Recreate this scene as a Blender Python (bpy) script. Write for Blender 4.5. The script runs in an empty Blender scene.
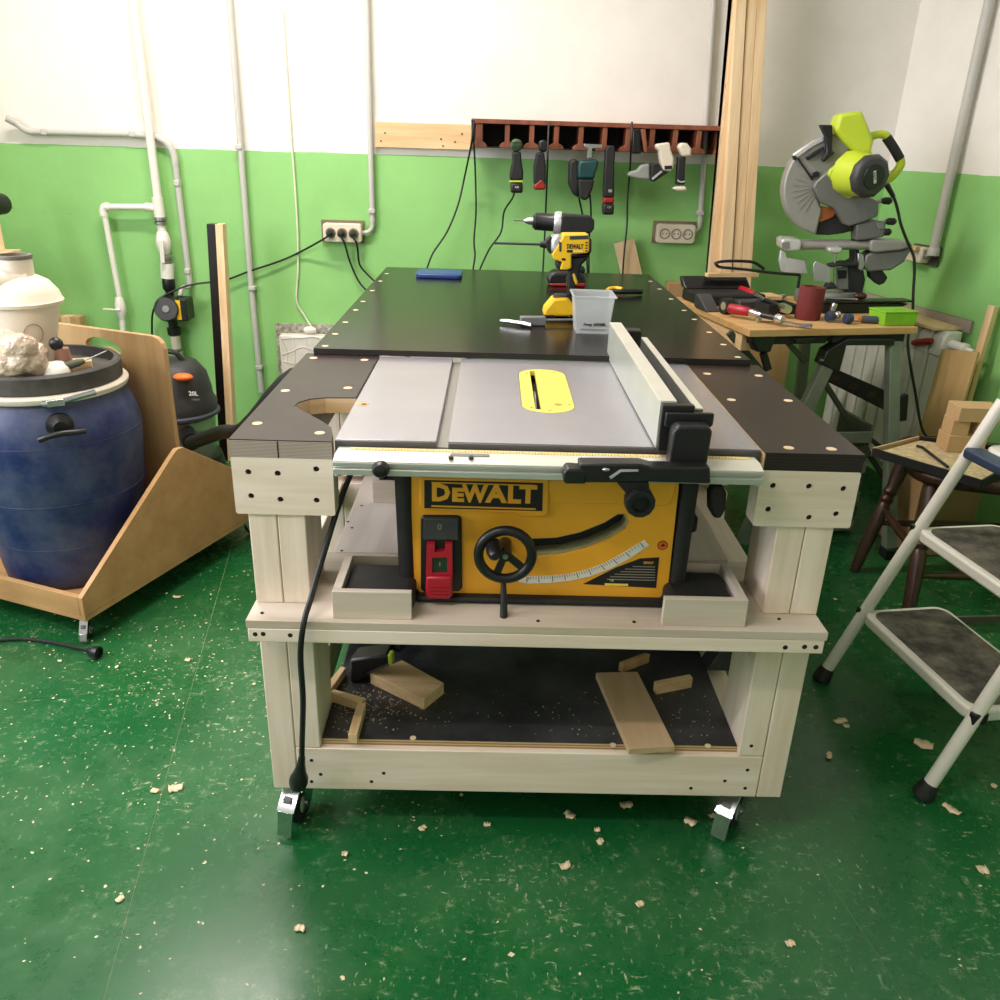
import bpy, bmesh, math, random
from mathutils import Vector, Matrix
from mathutils.geometry import tessellate_polygon
random.seed(7)
sc = bpy.context.scene
COL = sc.collection
R = math.radians

# ------------------------------------------------------------------ camera
FPX = 835.96
CAM = Vector((-0.0469, -1.2453, 1.2339))
YAW, PITCH, ROLL = 0.017, 0.400, 0.031
_f = Vector((math.sin(YAW)*math.cos(PITCH), math.cos(YAW)*math.cos(PITCH), -math.sin(PITCH)))
_r0 = Vector((math.cos(YAW), -math.sin(YAW), 0)); _u0 = _r0.cross(_f)
_r = _r0*math.cos(ROLL) + _u0*math.sin(ROLL)
_u = -_r0*math.sin(ROLL) + _u0*math.cos(ROLL)
cd = bpy.data.cameras.new('camera'); cam = bpy.data.objects.new('camera', cd); COL.objects.link(cam)
cd.sensor_width = 36; cd.sensor_fit = 'HORIZONTAL'; cd.lens = FPX/1000*36; cd.clip_start = .02
cam.matrix_world = Matrix(((_r.x, _u.x, -_f.x, CAM.x), (_r.y, _u.y, -_f.y, CAM.y), (_r.z, _u.z, -_f.z, CAM.z), (0, 0, 0, 1)))
sc.camera = cam

# ------------------------------------------------------------------ world, lights, exposure
w = bpy.data.worlds.new('world'); sc.world = w; w.use_nodes = True
w.node_tree.nodes['Background'].inputs[0].default_value = (.72, .85, 1, 1)
w.node_tree.nodes['Background'].inputs[1].default_value = 1.0
sc.view_settings.view_transform = 'Standard'; sc.view_settings.look = 'None'
sc.view_settings.exposure = 0.12; sc.view_settings.gamma = 1; sc.view_settings.use_curve_mapping = False

def area(name, loc, rot, sx, sy, power, col):
    l = bpy.data.lights.new(name, 'AREA'); l.shape = 'RECTANGLE'; l.size = sx; l.size_y = sy; l.energy = power; l.color = col
    o = bpy.data.objects.new(name, l); COL.objects.link(o); o.location = loc; o.rotation_euler = rot; return o
# daylight coming in through the window in the left wall
area('window_daylight', (-2.38, -.25, 1.55), (0, R(-90), 0), 1.25, 1.9, 66, (.92, .90, 1))
# two ceiling tube fittings
TUBES = ((-.85, 1.35, 50), (-1.3, -1.1, 26))
for tx, ty, te in TUBES:
    area('tube_light', (tx, ty, 2.66), (0, 0, 0), 1.2, .12, te, (1, .90, .84))

# ------------------------------------------------------------------ pixel helpers (a pixel gives a direction, the plane gives the distance)
def ray(px, py): return _f + _r*((px-500)/FPX) + _u*((500-py)/FPX)
def AZ(px, py, z):
    d = ray(px, py); return CAM + d*((z-CAM.z)/d.z)
def AY(px, py, y):
    d = ray(px, py); return CAM + d*((y-CAM.y)/d.y)
class Fr:
    def __init__(s, o, deg=0):
        s.o = Vector(o); s.M = Matrix.Translation(s.o) @ Matrix.Rotation(R(deg), 4, 'Z'); s.I = s.M.inverted(); s.deg = deg
    def px(s, px, py, d=0):           # local (x,z) of the pixel on the frame's plane y=d
        n = s.M.to_3x3() @ Vector((0, 1, 0)); q = s.M @ Vector((0, d, 0))
        v = ray(px, py); h = s.I @ (CAM + v*(((q-CAM) @ n)/(v @ n))); return (h.x, h.z)
    def pz(s, px, py, z):             # local (x,y) of the pixel on a level plane, world z
        h = s.I @ AZ(px, py, z); return (h.x, h.y)
    def p3(s, px, py, d=0):
        a = s.px(px, py, d); return Vector((a[0], d, a[1]))

# ------------------------------------------------------------------ materials
def lin(c):
    return tuple(((v/255)/12.92 if v/255 <= .04045 else ((v/255+.055)/1.055)**2.4) for v in c) + (1,)
MATS = {}
def nm(name):
    m = bpy.data.materials.new(name); m.use_nodes = True; MATS[name] = m
    nt = m.node_tree; return m, nt, nt.nodes['Principled BSDF']
def N(nt, t, **k):
    n = nt.nodes.new(t)
    for a, b in k.items():
        if a in n.inputs: n.inputs[a].default_value = b
        else: setattr(n, a, b)
    return n
def ramp(nt, src, stops, interp='LINEAR'):
    r = N(nt, 'ShaderNodeValToRGB'); e = r.color_ramp.elements; r.color_ramp.interpolation = interp
    while len(e) < len(stops): e.new(.5)
    for i, (p, c) in enumerate(stops): e[i].position = p; e[i].color = c
    nt.links.new(src, r.inputs[0]); return r.outputs[0]
def coords(nt, scale=(1, 1, 1), rot=(0, 0, 0), kind='Object'):
    t = N(nt, 'ShaderNodeTexCoord'); m = N(nt, 'ShaderNodeMapping'); m.inputs['Scale'].default_value = scale; m.inputs['Rotation'].default_value = rot
    nt.links.new(t.outputs[kind], m.inputs[0]); return m.outputs[0]
def noise(nt, vec, scale, detail=4, rough=.6):
    n = N(nt, 'ShaderNodeTexNoise'); n.inputs['Scale'].default_value = scale; n.inputs['Detail'].default_value = detail; n.inputs['Roughness'].default_value = rough
    nt.links.new(vec, n.inputs['Vector']); return n.outputs['Fac']
def mix(nt, fac, a, b, mode='MIX'):
    n = N(nt, 'ShaderNodeMix', data_type='RGBA', blend_type=mode)
    for sock, v in ((n.inputs[0], fac), (n.inputs[6], a), (n.inputs[7], b)):
        if isinstance(v, (int, float, tuple)): sock.default_value = v
        else: nt.links.new(v, sock)
    return n.outputs[2]
def bump(nt, b, h, s=.2, d=.002):
    n = N(nt, 'ShaderNodeBump'); n.inputs['Strength'].default_value = s; n.inputs['Distance'].default_value = d
    nt.links.new(h, n.inputs['Height']); nt.links.new(n.outputs[0], b.inputs['Normal'])
def plain(name, c, rough=.5, metal=0, var=.12, scale=12, spec=.5, dust=0, dustc=(190, 178, 150), bumps=0):
    m, nt, b = nm(name); v = coords(nt); f = noise(nt, v, scale, 5)
    L = lin(c); lo = tuple(x*(1-var) for x in L[:3])+(1,); hi = tuple(min(1, x*(1+var)) for x in L[:3])+(1,)
    col = ramp(nt, f, [(.3, lo), (.7, hi)])
    if dust:
        g = noise(nt, v, scale*.45, 6, .7); col = mix(nt, ramp(nt, g, [(.5-.1, (0, 0, 0, 1)), (.75, (dust, dust, dust, 1))]), col, lin(dustc))
    nt.links.new(col, b.inputs['Base Color']); b.inputs['Roughness'].default_value = rough; b.inputs['Metallic'].default_value = metal
    b.inputs['Specular IOR Level'].default_value = spec
    if bumps: bump(nt, b, f, bumps)
    return m
def wood(name, c1, c2, axis='x', rough=.6, scale=1.0, streak=.0):
    m, nt, b = nm(name); s = {'x': (1.6, 22, 22), 'y': (22, 1.6, 22), 'z': (22, 22, 1.6)}[axis]
    v = coords(nt, tuple(k*scale for k in s)); f = noise(nt, v, 1.6, 6, .62)
    col = ramp(nt, f, [(.32, lin(c2)), (.62, lin(c1))])
    g = noise(nt, coords(nt), 5, 3); col = mix(nt, ramp(nt, g, [(.35, (.88, .86, .82, 1)), (.7, (1, 1, 1, 1))]), col, (1, 1, 1, 1), 'MULTIPLY') if False else col
    if name.startswith('pine') or name.startswith('timber'):
        vo = N(nt, 'ShaderNodeTexVoronoi'); vo.inputs['Scale'].default_value = 1.0; nt.links.new(coords(nt, {'x': (5, 9, 9), 'y': (9, 5, 9), 'z': (9, 9, 5)}[axis]), vo.inputs['Vector'])
        col = mix(nt, ramp(nt, vo.outputs['Distance'], [(.03, (.7, .7, .7, 1)), (.075, (0, 0, 0, 1))]), col, lin((150, 112, 78)))
    nt.links.new(col, b.inputs['Base Color']); b.inputs['Roughness'].default_value = rough; bump(nt, b, f, .12, .001); return m
def ply_edge(name, c1, c2, axis='z', n=170):
    m, nt, b = nm(name); t = N(nt, 'ShaderNodeTexWave', wave_type='BANDS', bands_direction=axis.upper()); t.inputs['Scale'].default_value = n/6.28*2; t.inputs['Distortion'].default_value = .6
    nt.links.new(coords(nt), t.inputs['Vector'])
    nt.links.new(ramp(nt, t.outputs['Fac'], [(.3, lin(c1)), (.75, lin(c2))]), b.inputs['Base Color']); b.inputs['Roughness'].default_value = .75; return m

def wall_mat(name, green):
    m, nt, b = nm(name); v = coords(nt)
    sep = N(nt, 'ShaderNodeSeparateXYZ'); nt.links.new(v, sep.inputs[0])
    wob = noise(nt, v, 9, 3); a = N(nt, 'ShaderNodeMath', operation='MULTIPLY_ADD'); a.inputs[1].default_value = .012; nt.links.new(wob, a.inputs[0]); nt.links.new(sep.outputs['Z'], a.inputs[2])
    g = N(nt, 'ShaderNodeMath', operation='GREATER_THAN'); g.inputs[1].default_value = 1.196; nt.links.new(a.outputs[0], g.inputs[0])
    f = noise(nt, v, 2.2, 6, .65); f2 = noise(nt, v, 38, 3)
    G = lin(green); gr = ramp(nt, f, [(.3, tuple(x*.90 for x in G[:3])+(1,)), (.7, tuple(x*1.07 for x in G[:3])+(1,))])
    spots = ramp(nt, noise(nt, v, 22, 2, .4), [(.205, (.6, .64, .55, 1)), (.235, (1, 1, 1, 1))])
    gr = mix(nt, 1.0, gr, spots, 'MULTIPLY')
    wh = ramp(nt, f, [(.3, lin((226, 221, 212))), (.7, lin((240, 236, 228)))])
    nt.links.new(mix(nt, g.outputs[0], gr, wh), b.inputs['Base Color']); b.inputs['Roughness'].default_value = .55; b.inputs['Specular IOR Level'].default_value = .35
    bump(nt, b, f2, .25, .003); return m
def floor_mat():
    m, nt, b = nm('floor_paint'); v = coords(nt)
    f = noise(nt, v, 1.7, 6, .65); base = ramp(nt, f, [(.3, lin((16, 76, 36))), (.7, lin((24, 98, 48)))])
    # dusty scuffs and pale scratches where the paint is worn
    d1 = ramp(nt, noise(nt, v, 2.6, 8, .75), [(.48, (0, 0, 0, 1)), (.78, (.30, .30, .30, 1))]); col = mix(nt, d1, base, lin((96, 138, 88)))
    def streaks(scl, ang, nscale, lo, hi, mscale, m0, m1, seedoff):
        vv = coords(nt, scl, (0, 0, R(ang))); wv = N(nt, 'ShaderNodeTexNoise'); wv.inputs['Scale'].default_value = nscale; wv.inputs['Detail'].default_value = 5; wv.inputs['Roughness'].default_value = .7; wv.inputs['Distortion'].default_value = .15
        nt.links.new(vv, wv.inputs['Vector']); a_ = ramp(nt, wv.outputs['Fac'], [(lo, (0, 0, 0, 1)), (hi, (.85, .85, .85, 1))])
        mk = ramp(nt, noise(nt, coords(nt, (1, 1, 1+seedoff)), mscale, 4, .65), [(m0, (0, 0, 0, 1)), (m1, (1, 1, 1, 1))]); return mix(nt, 1.0, a_, mk, 'MULTIPLY')
    col = mix(nt, streaks((10, 26, 1), -34, 2.9, .60, .68, 1.6, .46, .60, 0), col, lin((164, 176, 136)))
    # clusters of fine scuffs
    fs = ramp(nt, noise(nt, v, 34, 9, .82), [(.545, (0, 0, 0, 1)), (.66, (.9, .9, .9, 1))]); fm = ramp(nt, noise(nt, v, 3.4, 5, .7), [(.47, (0, 0, 0, 1)), (.66, (1, 1, 1, 1))])
    col = mix(nt, mix(nt, 1.0, fs, fm, 'MULTIPLY'), col, lin((178, 184, 146)))
    col = mix(nt, streaks((40, 16, 1), 20, 2.4, .61, .70, 1.2, .45, .60, .6), col, lin((190, 194, 158)))
    nt.links.new(col, b.inputs['Base Color'])
    nt.links.new(ramp(nt, d1, [(0, (.27, .27, .27, 1)), (.4, (.6, .6, .6, 1))]), b.inputs['Roughness']); bump(nt, b, noise(nt, v, 6, 6), .12, .004); return m

M_wall = wall_mat('wall_paint', (142, 198, 118)); M_floor = floor_mat()
M_ceil = plain('ceiling_paint', (236, 233, 226), .7, var=.03)
PINE_C = ((242, 228, 212), (226, 206, 184))
pine_x = wood('pine_x', *PINE_C, 'x'); pine_y = wood('pine_y', *PINE_C, 'y'); pine_z = wood('pine_z', *PINE_C, 'z')
tim_x = wood('timber_x', (232, 200, 154), (206, 168, 118), 'x'); tim_y = wood('timber_y', (232, 200, 154), (206, 168, 118), 'y'); tim_z = wood('timber_z', (236, 206, 164), (212, 174, 126), 'z')
ply_face = wood('ply_face', (196, 160, 112), (170, 132, 86), 'z', .55, .5); ply_pale = wood('ply_pale', (214, 202, 186), (190, 176, 156), 'x', .6, .5)
ply_pale_y = wood('ply_pale_y', (214, 204, 192), (192, 180, 164), 'y', .6, .5)
cart_ply = wood('cart_ply', (194, 152, 102), (172, 130, 84), 'x', .5, .35)
edge_grey = ply_edge('ply_edge_grey', (138, 124, 114), (184, 170, 158), 'z', 420); edge_tan = ply_edge('ply_edge_tan', (150, 118, 80), (206, 178, 134))
edge_film = ply_edge('ply_edge_dark', (30, 24, 22), (40, 32, 29))
film_brown = plain('film_brown', (44, 32, 31), .34, var=.18, scale=6, spec=.3, dust=.1, dustc=(120, 104, 92))
film_black = plain('film_black', (26, 20, 18), .22, var=.2, scale=5, spec=.2)
film_deck = plain('film_deck', (24, 24, 27), .4, var=.25, scale=7, dust=.4, dustc=(120, 120, 122))
plug_m = plain('plug_wood', (226, 204, 168), .7); hole_m = plain('screw_hole', (34, 26, 20), .9)
steel = plain('steel', (180, 180, 182), .28, 1, var=.1); zinc = plain('zinc', (200, 202, 206), .22, 1, var=.1)
alu = plain('anodised_alu', (196, 200, 192), .34, .55, var=.05); alu_w = plain('pale_alu', (222, 220, 206), .35, .25, var=.05)
cast = plain('table_casting', (174, 172, 178), .26, .5, var=.05, scale=5); cast_shade = plain('casting_edge_shade', (92, 91, 92), .45, .3)
sawyel = plain('saw_yellow', (242, 172, 44), .42, var=.05, scale=4); insert_y = plain('insert_yellow', (240, 222, 96), .45, var=.04)
blackp = plain('black_plastic', (22, 22, 24), .38, var=.25, scale=20); blackm = plain('black_matte', (20, 20, 21), .65, var=.2, dust=.15, dustc=(90, 88, 84))
darkgrey = plain('dark_grey', (58, 58, 60), .5); grey = plain('mid_grey', (126, 126, 126), .45, .2); redp = plain('red_plastic', (168, 28, 46), .35)
red_dark = plain('red_dark', (142, 34, 28), .4); orange = plain('orange_plastic', (228, 108, 36), .4)
printw = plain('print_white', (232, 230, 222), .6, var=.03); printk = plain('print_black', (18, 18, 18), .6, var=.03); print_g = plain('print_grey', (150, 146, 132), .6)
scale_y = plain('scale_yellow', (228, 206, 140), .55, var=.08, scale=60); sage = plain('slot_rim', (150, 148, 110), .5)
green_btn = plain('green_button', (34, 58, 38), .4)
drum_blue = plain('drum_blue', (22, 38, 88), .45, var=.25, scale=15, dust=.75, dustc=(92, 100, 116)); cream_ring = plain('cream_ring', (206, 198, 180), .45, dust=.2)
cyc_w = plain('cyclone_white', (226, 214, 194), .45, var=.04, scale=4); cyc_rim = plain('cyclone_rim', (110, 102, 92), .6)
pvc = plain('pvc_white', (230, 226, 214), .4, var=.03); pvc_g = plain('conduit_grey', (190, 188, 180), .45, var=.04); socket_m = plain('socket_plastic', (222, 212, 190), .4, var=.03)
rubber = plain('rubber', (24, 24, 25), .6); cable_m = plain('cable_black', (20, 22, 21), .5); cable_w = plain('cable_white', (220, 222, 196), .5)
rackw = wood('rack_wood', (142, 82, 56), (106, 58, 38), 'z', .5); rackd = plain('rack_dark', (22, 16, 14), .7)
lime = plain('lime_plastic', (190, 208, 52), .38, var=.06, scale=4); sawgrey = plain('saw_grey', (150, 148, 142), .42, .25, var=.05); sawgrey2 = plain('saw_grey_dark', (112, 112, 110), .45, .2)
rust = plain('blade_orange', (156, 84, 36), .5, .2)
standg = plain('stand_grey', (128, 134, 122), .45, .2); brace = plain('brace_green_grey', (74, 80, 66), .5, .2)
standtop = wood('stand_top', (216, 176, 120), (190, 146, 92), 'x', .5, .5); maroon = plain('sandpaper_maroon', (112, 44, 42), .85, scale=90)
lime2 = plain('lime_box', (130, 190, 44), .45); slate = plain('slate_handle', (66, 74, 86), .5); rad_w = plain('radiator_white', (222, 222, 214), .4, var=.05, dust=.2)
foil = plain('foil_backing', (176, 172, 160), .4, .2, var=.7, scale=55); tag_w = plain('embossed_white', (220, 214, 204), .5)
sawdust_m = plain('sawdust', (196, 176, 136), .95, var=.3, scale=60, bumps=.5); mdf = plain('mdf', (204, 168, 124), .7, var=.06)
board_tan = wood('hardboard', (206, 172, 118), (188, 152, 100), 'z', .6, .4)
chair_w = wood('chair_wood', (66, 36, 24), (40, 20, 13), 'z', .38); stoolw = plain('stool_white', (226, 222, 212), .35, var=.03)
tread = plain('stool_tread', (56, 52, 48), .75, var=.35, scale=30, dust=.75, dustc=(150, 142, 126)); navy = plain('navy_plastic', (46, 58, 84), .45)
stoolgrey = plain('stool_rear', (104, 98, 90), .45, .3)
teal = plain('teal_plastic', (18, 62, 62), .45); bagm = plain('bag_plastic', (190, 170, 148), .22, var=.45, scale=26); shav = plain('wood_shaving', (226, 204, 168), .8, var=.1)
cardb = plain('cardboard', (176, 140, 96), .8, var=.06); phoneb = plain('phone_blue', (36, 66, 128), .35); yelp = plain('tool_yellow', (238, 190, 28), .4)
silver = plain('silver_paint', (206, 206, 206), .3, .5); limew = plain('lime_stripe', (176, 196, 60), .5)
def glassy(name, c, alpha):
    m, nt, b = nm(name); b.inputs['Base Color'].default_value = lin(c); b.inputs['Roughness'].default_value = .2; b.inputs['Alpha'].default_value = alpha
    return m
tubclear = glassy('clear_tub', (226, 230, 232), .42); smoke = glassy('smoked_tank', (140, 146, 140), .55)
def emis(name, c, s):
    m, nt, b = nm(name); b.inputs['Emission Color'].default_value = c; b.inputs['Emission Strength'].default_value = s; return m
M_tube = emis('tube_glow', (1, .95, .86, 1), 6)
pane = glassy('window_glass', (230, 240, 245), .12)

# ------------------------------------------------------------------ mesh builder
def catmull(pts, n=6):
    P = [Vector(p) for p in pts]
    if len(P) < 3: return P
    Q = [P[0]*2-P[1]] + P + [P[-1]*2-P[-2]]; out = []
    for i in range(1, len(Q)-2):
        a, b, c, d = Q[i-1:i+3]
        for k in range(n):
            t = k/n; out.append(.5*((2*b)+(c-a)*t+(2*a-5*b+4*c-d)*t*t+(3*b-a-3*c+d)*t**3))
    out.append(P[-1]); return out
class MB:
    def __init__(s, M=None): s.v = []; s.f = []; s.M = M
    def add(s, vs, fs):
        b = len(s.v)
        for p in vs:
            p = Vector(p); s.v.append(s.M @ p if s.M else p)
        s.f += [tuple(b+i for i in f) for f in fs]; return s
    def box(s, x0, x1, y0, y1, z0, z1):
        v = [(x, y, z) for x in (x0, x1) for y in (y0, y1) for z in (z0, z1)]
        return s.add(v, [(0, 1, 3, 2), (4, 6, 7, 5), (0, 4, 5, 1), (2, 3, 7, 6), (0, 2, 6, 4), (1, 5, 7, 3)])
    def bar(s, p0, p1, wx, wz, up=(0, 0, 1)):      # rectangular bar between two points
        p0, p1 = Vector(p0), Vector(p1); d = (p1-p0).normalized(); up = Vector(up)
        if abs(d @ up) > .98: up = Vector((0, 1, 0))
        a = d.cross(up).normalized(); c = a.cross(d)
        v = []
        for q in (p0, p1):
            for i, j in ((-1, -1), (1, -1), (1, 1), (-1, 1)): v.append(q+a*(i*wx/2)+c*(j*wz/2))
        return s.add(v, [(3, 2, 1, 0), (4, 5, 6, 7), (0, 1, 5, 4), (1, 2, 6, 5), (2, 3, 7, 6), (3, 0, 4, 7)])
    def cyl(s, p0, p1, r0, r1=None, n=16): return s.lathe([(r0, 0), (r1 if r1 is not None else r0, 1)], p0, p1, n)
    def lathe(s, prof, p0, p1, n=20, closed=True): # prof: (radius, fraction along p0-p1)
        p0, p1 = Vector(p0), Vector(p1); d = (p1-p0); dn = d.normalized()
        a = dn.orthogonal().normalized(); b = dn.cross(a); v = []; f = []
        for r, t in prof:
            for k in range(n):
                g = 2*math.pi*k/n; v.append(p0+d*t+(a*math.cos(g)+b*math.sin(g))*max(r, 1e-5))
        for i in range(len(prof)-1):
            for k in range(n): f.append((i*n+k, i*n+(k+1) % n, (i+1)*n+(k+1) % n, (i+1)*n+k))
        if closed: f.append(tuple(range(n-1, -1, -1))); f.append(tuple((len(prof)-1)*n+k for k in range(n)))
        return s.add(v, f)
    def tube(s, pts, r, n=8, smooth=5, closed=False):
        P = catmull(pts, smooth) if smooth else [Vector(p) for p in pts]
        rs = r if isinstance(r, (list, tuple)) else None; v = []; f = []; a = None
        for i, p in enumerate(P):
            if closed: t = (P[(i+1) % len(P)]-P[i-1]).normalized()
            else: t = (P[min(i+1, len(P)-1)]-P[max(i-1, 0)]).normalized()
            a = t.orthogonal().normalized() if a is None else (a-t*(a @ t)).normalized()
            b = t.cross(a); rr = r if rs is None else rs[0]+(rs[1]-rs[0])*i/(len(P)-1)
            for k in range(n):
                g = 2*math.pi*k/n; v.append(p+(a*math.cos(g)+b*math.sin(g))*rr)
        m = len(P)
        for i in range(m if closed else m-1):
            j = (i+1) % m
            for k in range(n): f.append((i*n+k, i*n+(k+1) % n, j*n+(k+1) % n, j*n+k))
        if not closed: f.append(tuple(range(n-1, -1, -1))); f.append(tuple((m-1)*n+k for k in range(n)))
        return s.add(v, f)
    def prism(s, poly, t0, t1, plane='xz', holes=()):
        def P(a, b, t): return {'xz': (a, t, b), 'xy': (a, b, t), 'yz': (t, a, b)}[plane]
        loops = [list(poly)]+[list(h) for h in holes]; n = sum(len(l) for l in loops)
        v = [P(a, b, t0) for l in loops for a, b in l]+[P(a, b, t1) for l in loops for a, b in l]; f = []; o = 0
        for l in loops:
            for k in range(len(l)): f.append((o+k, o+(k+1) % len(l), n+o+(k+1) % len(l), n+o+k))
            o += len(l)
        if holes:
            for t in tessellate_polygon([[Vector((a, b, 0)) for a, b in l] for l in loops]):
                f.append(tuple(t)); f.append(tuple(n+i for i in reversed(t)))
        else: f.append(tuple(range(n-1, -1, -1))); f.append(tuple(n+k for k in range(n)))
        return s.add(v, f)
    def ball(s, c, rx, ry=None, rz=None, n=14, m=8):
        ry = rx if ry is None else ry; rz = rx if rz is None else rz; c = Vector(c); v = [c+Vector((0, 0, -rz))]; f = []
        for i in range(1, m):
            t = math.pi*i/m
            for k in range(n):
                g = 2*math.pi*k/n; v.append(c+Vector((rx*math.sin(t)*math.cos(g), ry*math.sin(t)*math.sin(g), -rz*math.cos(t))))
        v.append(c+Vector((0, 0, rz)))
        for k in range(n):
            f.append((0, 1+(k+1) % n, 1+k)); f.append((len(v)-1, 1+(m-2)*n+k, 1+(m-2)*n+(k+1) % n))
        for i in range(m-2):
            for k in range(n): f.append((1+i*n+k, 1+i*n+(k+1) % n, 1+(i+1)*n+(k+1) % n, 1+(i+1)*n+k))
        return s.add(v, f)
    def build(s, name, mat, parent=None, bevel=0, seg=2, smooth=True, label=None, cat=None, group=None, kind=None, ang=38):
        me = bpy.data.meshes.new(name); o = bpy.data.objects.new(name, me)
        if parent is not None: org = Vector(parent['_o']) if '_o' in parent else Vector((0, 0, 0))
        elif kind == 'structure': org = Vector((0, 0, 0))
        else:
            xs = [p.x for p in s.v]; ys = [p.y for p in s.v]; org = Vector(((min(xs)+max(xs))/2, (min(ys)+max(ys))/2, min(p.z for p in s.v)))
        me.from_pydata([p-org for p in s.v], [], s.f)
        bm = bmesh.new(); bm.from_mesh(me); bmesh.ops.recalc_face_normals(bm, faces=bm.faces); bm.to_mesh(me); bm.free()
        if smooth: me.shade_smooth(); me.set_sharp_from_angle(angle=R(ang))
        me.materials.append(mat); COL.objects.link(o)
        if parent is None: o.location = org
        else: o.parent = parent
        o['_o'] = tuple(org)
        if bevel:
            b = o.modifiers.new('bevel', 'BEVEL'); b.width = bevel; b.segments = seg; b.limit_method = 'ANGLE'; b.angle_limit = R(40); b.use_clamp_overlap = True
        return tag(o, label, cat, group, kind)
def tag(o, label=None, cat=None, group=None, kind=None):
    if label: o['label'] = label
    if cat: o['category'] = cat
    if group: o['group'] = group
    if kind: o['kind'] = kind
    return o
def thing(name, loc, label, cat, group=None):
    o = bpy.data.objects.new(name, None); COL.objects.link(o); o.location = loc; o['_o'] = tuple(Vector(loc)); o.empty_display_size = .05
    return tag(o, label, cat, group)
def text(body, size, M, mat, name, parent, bold=0.0, ext=.0004, width=None, shear=0):
    c = bpy.data.curves.new('t', 'FONT'); c.body = body; c.size = size; c.align_x = 'CENTER'; c.align_y = 'CENTER'; c.offset = bold; c.extrude = ext; c.resolution_u = 2; c.shear = shear
    t = bpy.data.objects.new('t', c); COL.objects.link(t); dg = bpy.context.evaluated_depsgraph_get()
    me = bpy.data.meshes.new_from_object(t.evaluated_get(dg)); bpy.data.objects.remove(t)
    xs = [v.co.x for v in me.vertices]; k = (width/(max(xs)-min(xs))) if width else 1
    b = MB(M @ Matrix.Diagonal((k, 1, 1, 1))); b.add([v.co for v in me.vertices], [tuple(p.vertices) for p in me.polygons]); bpy.data.meshes.remove(me)
    return b.build(name, mat, parent, smooth=False)
UPR = Matrix.Rotation(R(90), 4, 'X')      # text standing upright, facing -y
def circ(cx, cy, r, n=14, ry=None): return [(cx+r*math.cos(2*math.pi*k/n), cy+(ry or r)*math.sin(2*math.pi*k/n)) for k in range(n)]
def rrect(x0, x1, y0, y1, r, n=5):
    o = []
    for cx, cy, a in ((x1-r, y0+r, -90), (x1-r, y1-r, 0), (x0+r, y1-r, 90), (x0+r, y0+r, 180)):
        for k in range(n+1): g = R(a+90*k/n); o.append((cx+r*math.cos(g), cy+r*math.sin(g)))
    return o
def clip(poly, room):
    for i in range(len(room)):
        a, b = room[i], room[(i+1) % len(room)]; out = []
        ins = lambda p: (b[0]-a[0])*(p[1]-a[1])-(b[1]-a[1])*(p[0]-a[0]) >= 0
        for k in range(len(poly)):
            p, q = poly[k], poly[(k+1) % len(poly)]
            if ins(p) != ins(q):
                d1 = (b[0]-a[0])*(p[1]-a[1])-(b[1]-a[1])*(p[0]-a[0]); d2 = (b[0]-a[0])*(q[1]-a[1])-(b[1]-a[1])*(q[0]-a[0]); t = d1/(d1-d2)
                x = (p[0]+t*(q[0]-p[0]), p[1]+t*(q[1]-p[1]))
                out += ([p, x] if ins(p) else [x])
            elif ins(p): out.append(p)
        poly = out
        if not poly: break
    return poly

# ------------------------------------------------------------------ the room
WY = 2.40; CX = 1.55; RA = 12.07; LX = -2.45; FY = -3.2; HC = 2.75
T12 = math.tan(R(RA)); xr = lambda y: CX+(WY-y)*T12
ROOM = [(LX, FY), (xr(FY), FY), (CX, WY), (LX, WY)]
fl = MB().prism(ROOM, -.06, -.0008, 'xy').build('floor', plain('seam_dust', (150, 158, 118), .9, var=.3, scale=40), kind='structure', smooth=False)
FLF = Fr((-.7225, .26, 0), 9.35)
for i in range(-3, 4):
    for j in range(-3, 4):
        x0 = i*1.25; y0 = j*2.44+((FLF.I @ AZ(60, 697, 0)).y if i % 2 else -1.35)
        q = [FLF.M @ Vector((a, b, 0)) for a, b in ((x0+.0006, y0+.0006), (x0+1.2494, y0+.0006), (x0+1.2494, y0+2.4394), (x0+.0006, y0+2.4394))]
        q = clip([(p.x, p.y) for p in q], ROOM)
        if len(q) > 2: MB().prism(q, -.0008, 0, 'xy').build('floor_sheet', M_floor, fl, smooth=False)
MB().box(LX-.1, CX+.1, WY, WY+.1, 0, HC).build('wall_back', M_wall, kind='structure', smooth=False)
RW = Fr((CX, WY, 0), RA-90)          # local x runs along the right wall towards the viewer, local y is out of the room
LRW = math.hypot(WY-FY, xr(FY)-CX)
MB(RW.M).box(0, LRW, 0, .1, 0, HC).build('wall_right', M_wall, kind='structure', smooth=False)
MB().box(LX, xr(FY), FY-.1, FY, 0, HC).build('wall_front', M_ceil, kind='structure', smooth=False)
b = MB(); wy0, wy1, wz0, wz1 = -1.25, .75, .9, 2.2
b.box(LX-.1, LX, FY, wy0, 0, HC); b.box(LX-.1, LX, wy1, WY, 0, HC); b.box(LX-.1, LX, wy0, wy1, 0, wz0); b.box(LX-.1, LX, wy0, wy1, wz1, HC)
b.build('wall_left', M_wall, kind='structure', smooth=False)
MB().prism(ROOM, HC, HC+.08, 'xy').build('ceiling', M_ceil, kind='structure', smooth=False)
wn = MB(); 
for a, c in ((wy0, wy0+.05), (wy1-.05, wy1), (-.275, -.225)): wn.box(LX-.08, LX-.03, a, c, wz0, wz1)
for a, c in ((wz0, wz0+.05), (wz1-.05, wz1)): wn.box(LX-.08, LX-.03, wy0, wy1, a, c)
wn = wn.build('window_1', pvc, kind='structure', smooth=False)
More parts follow.
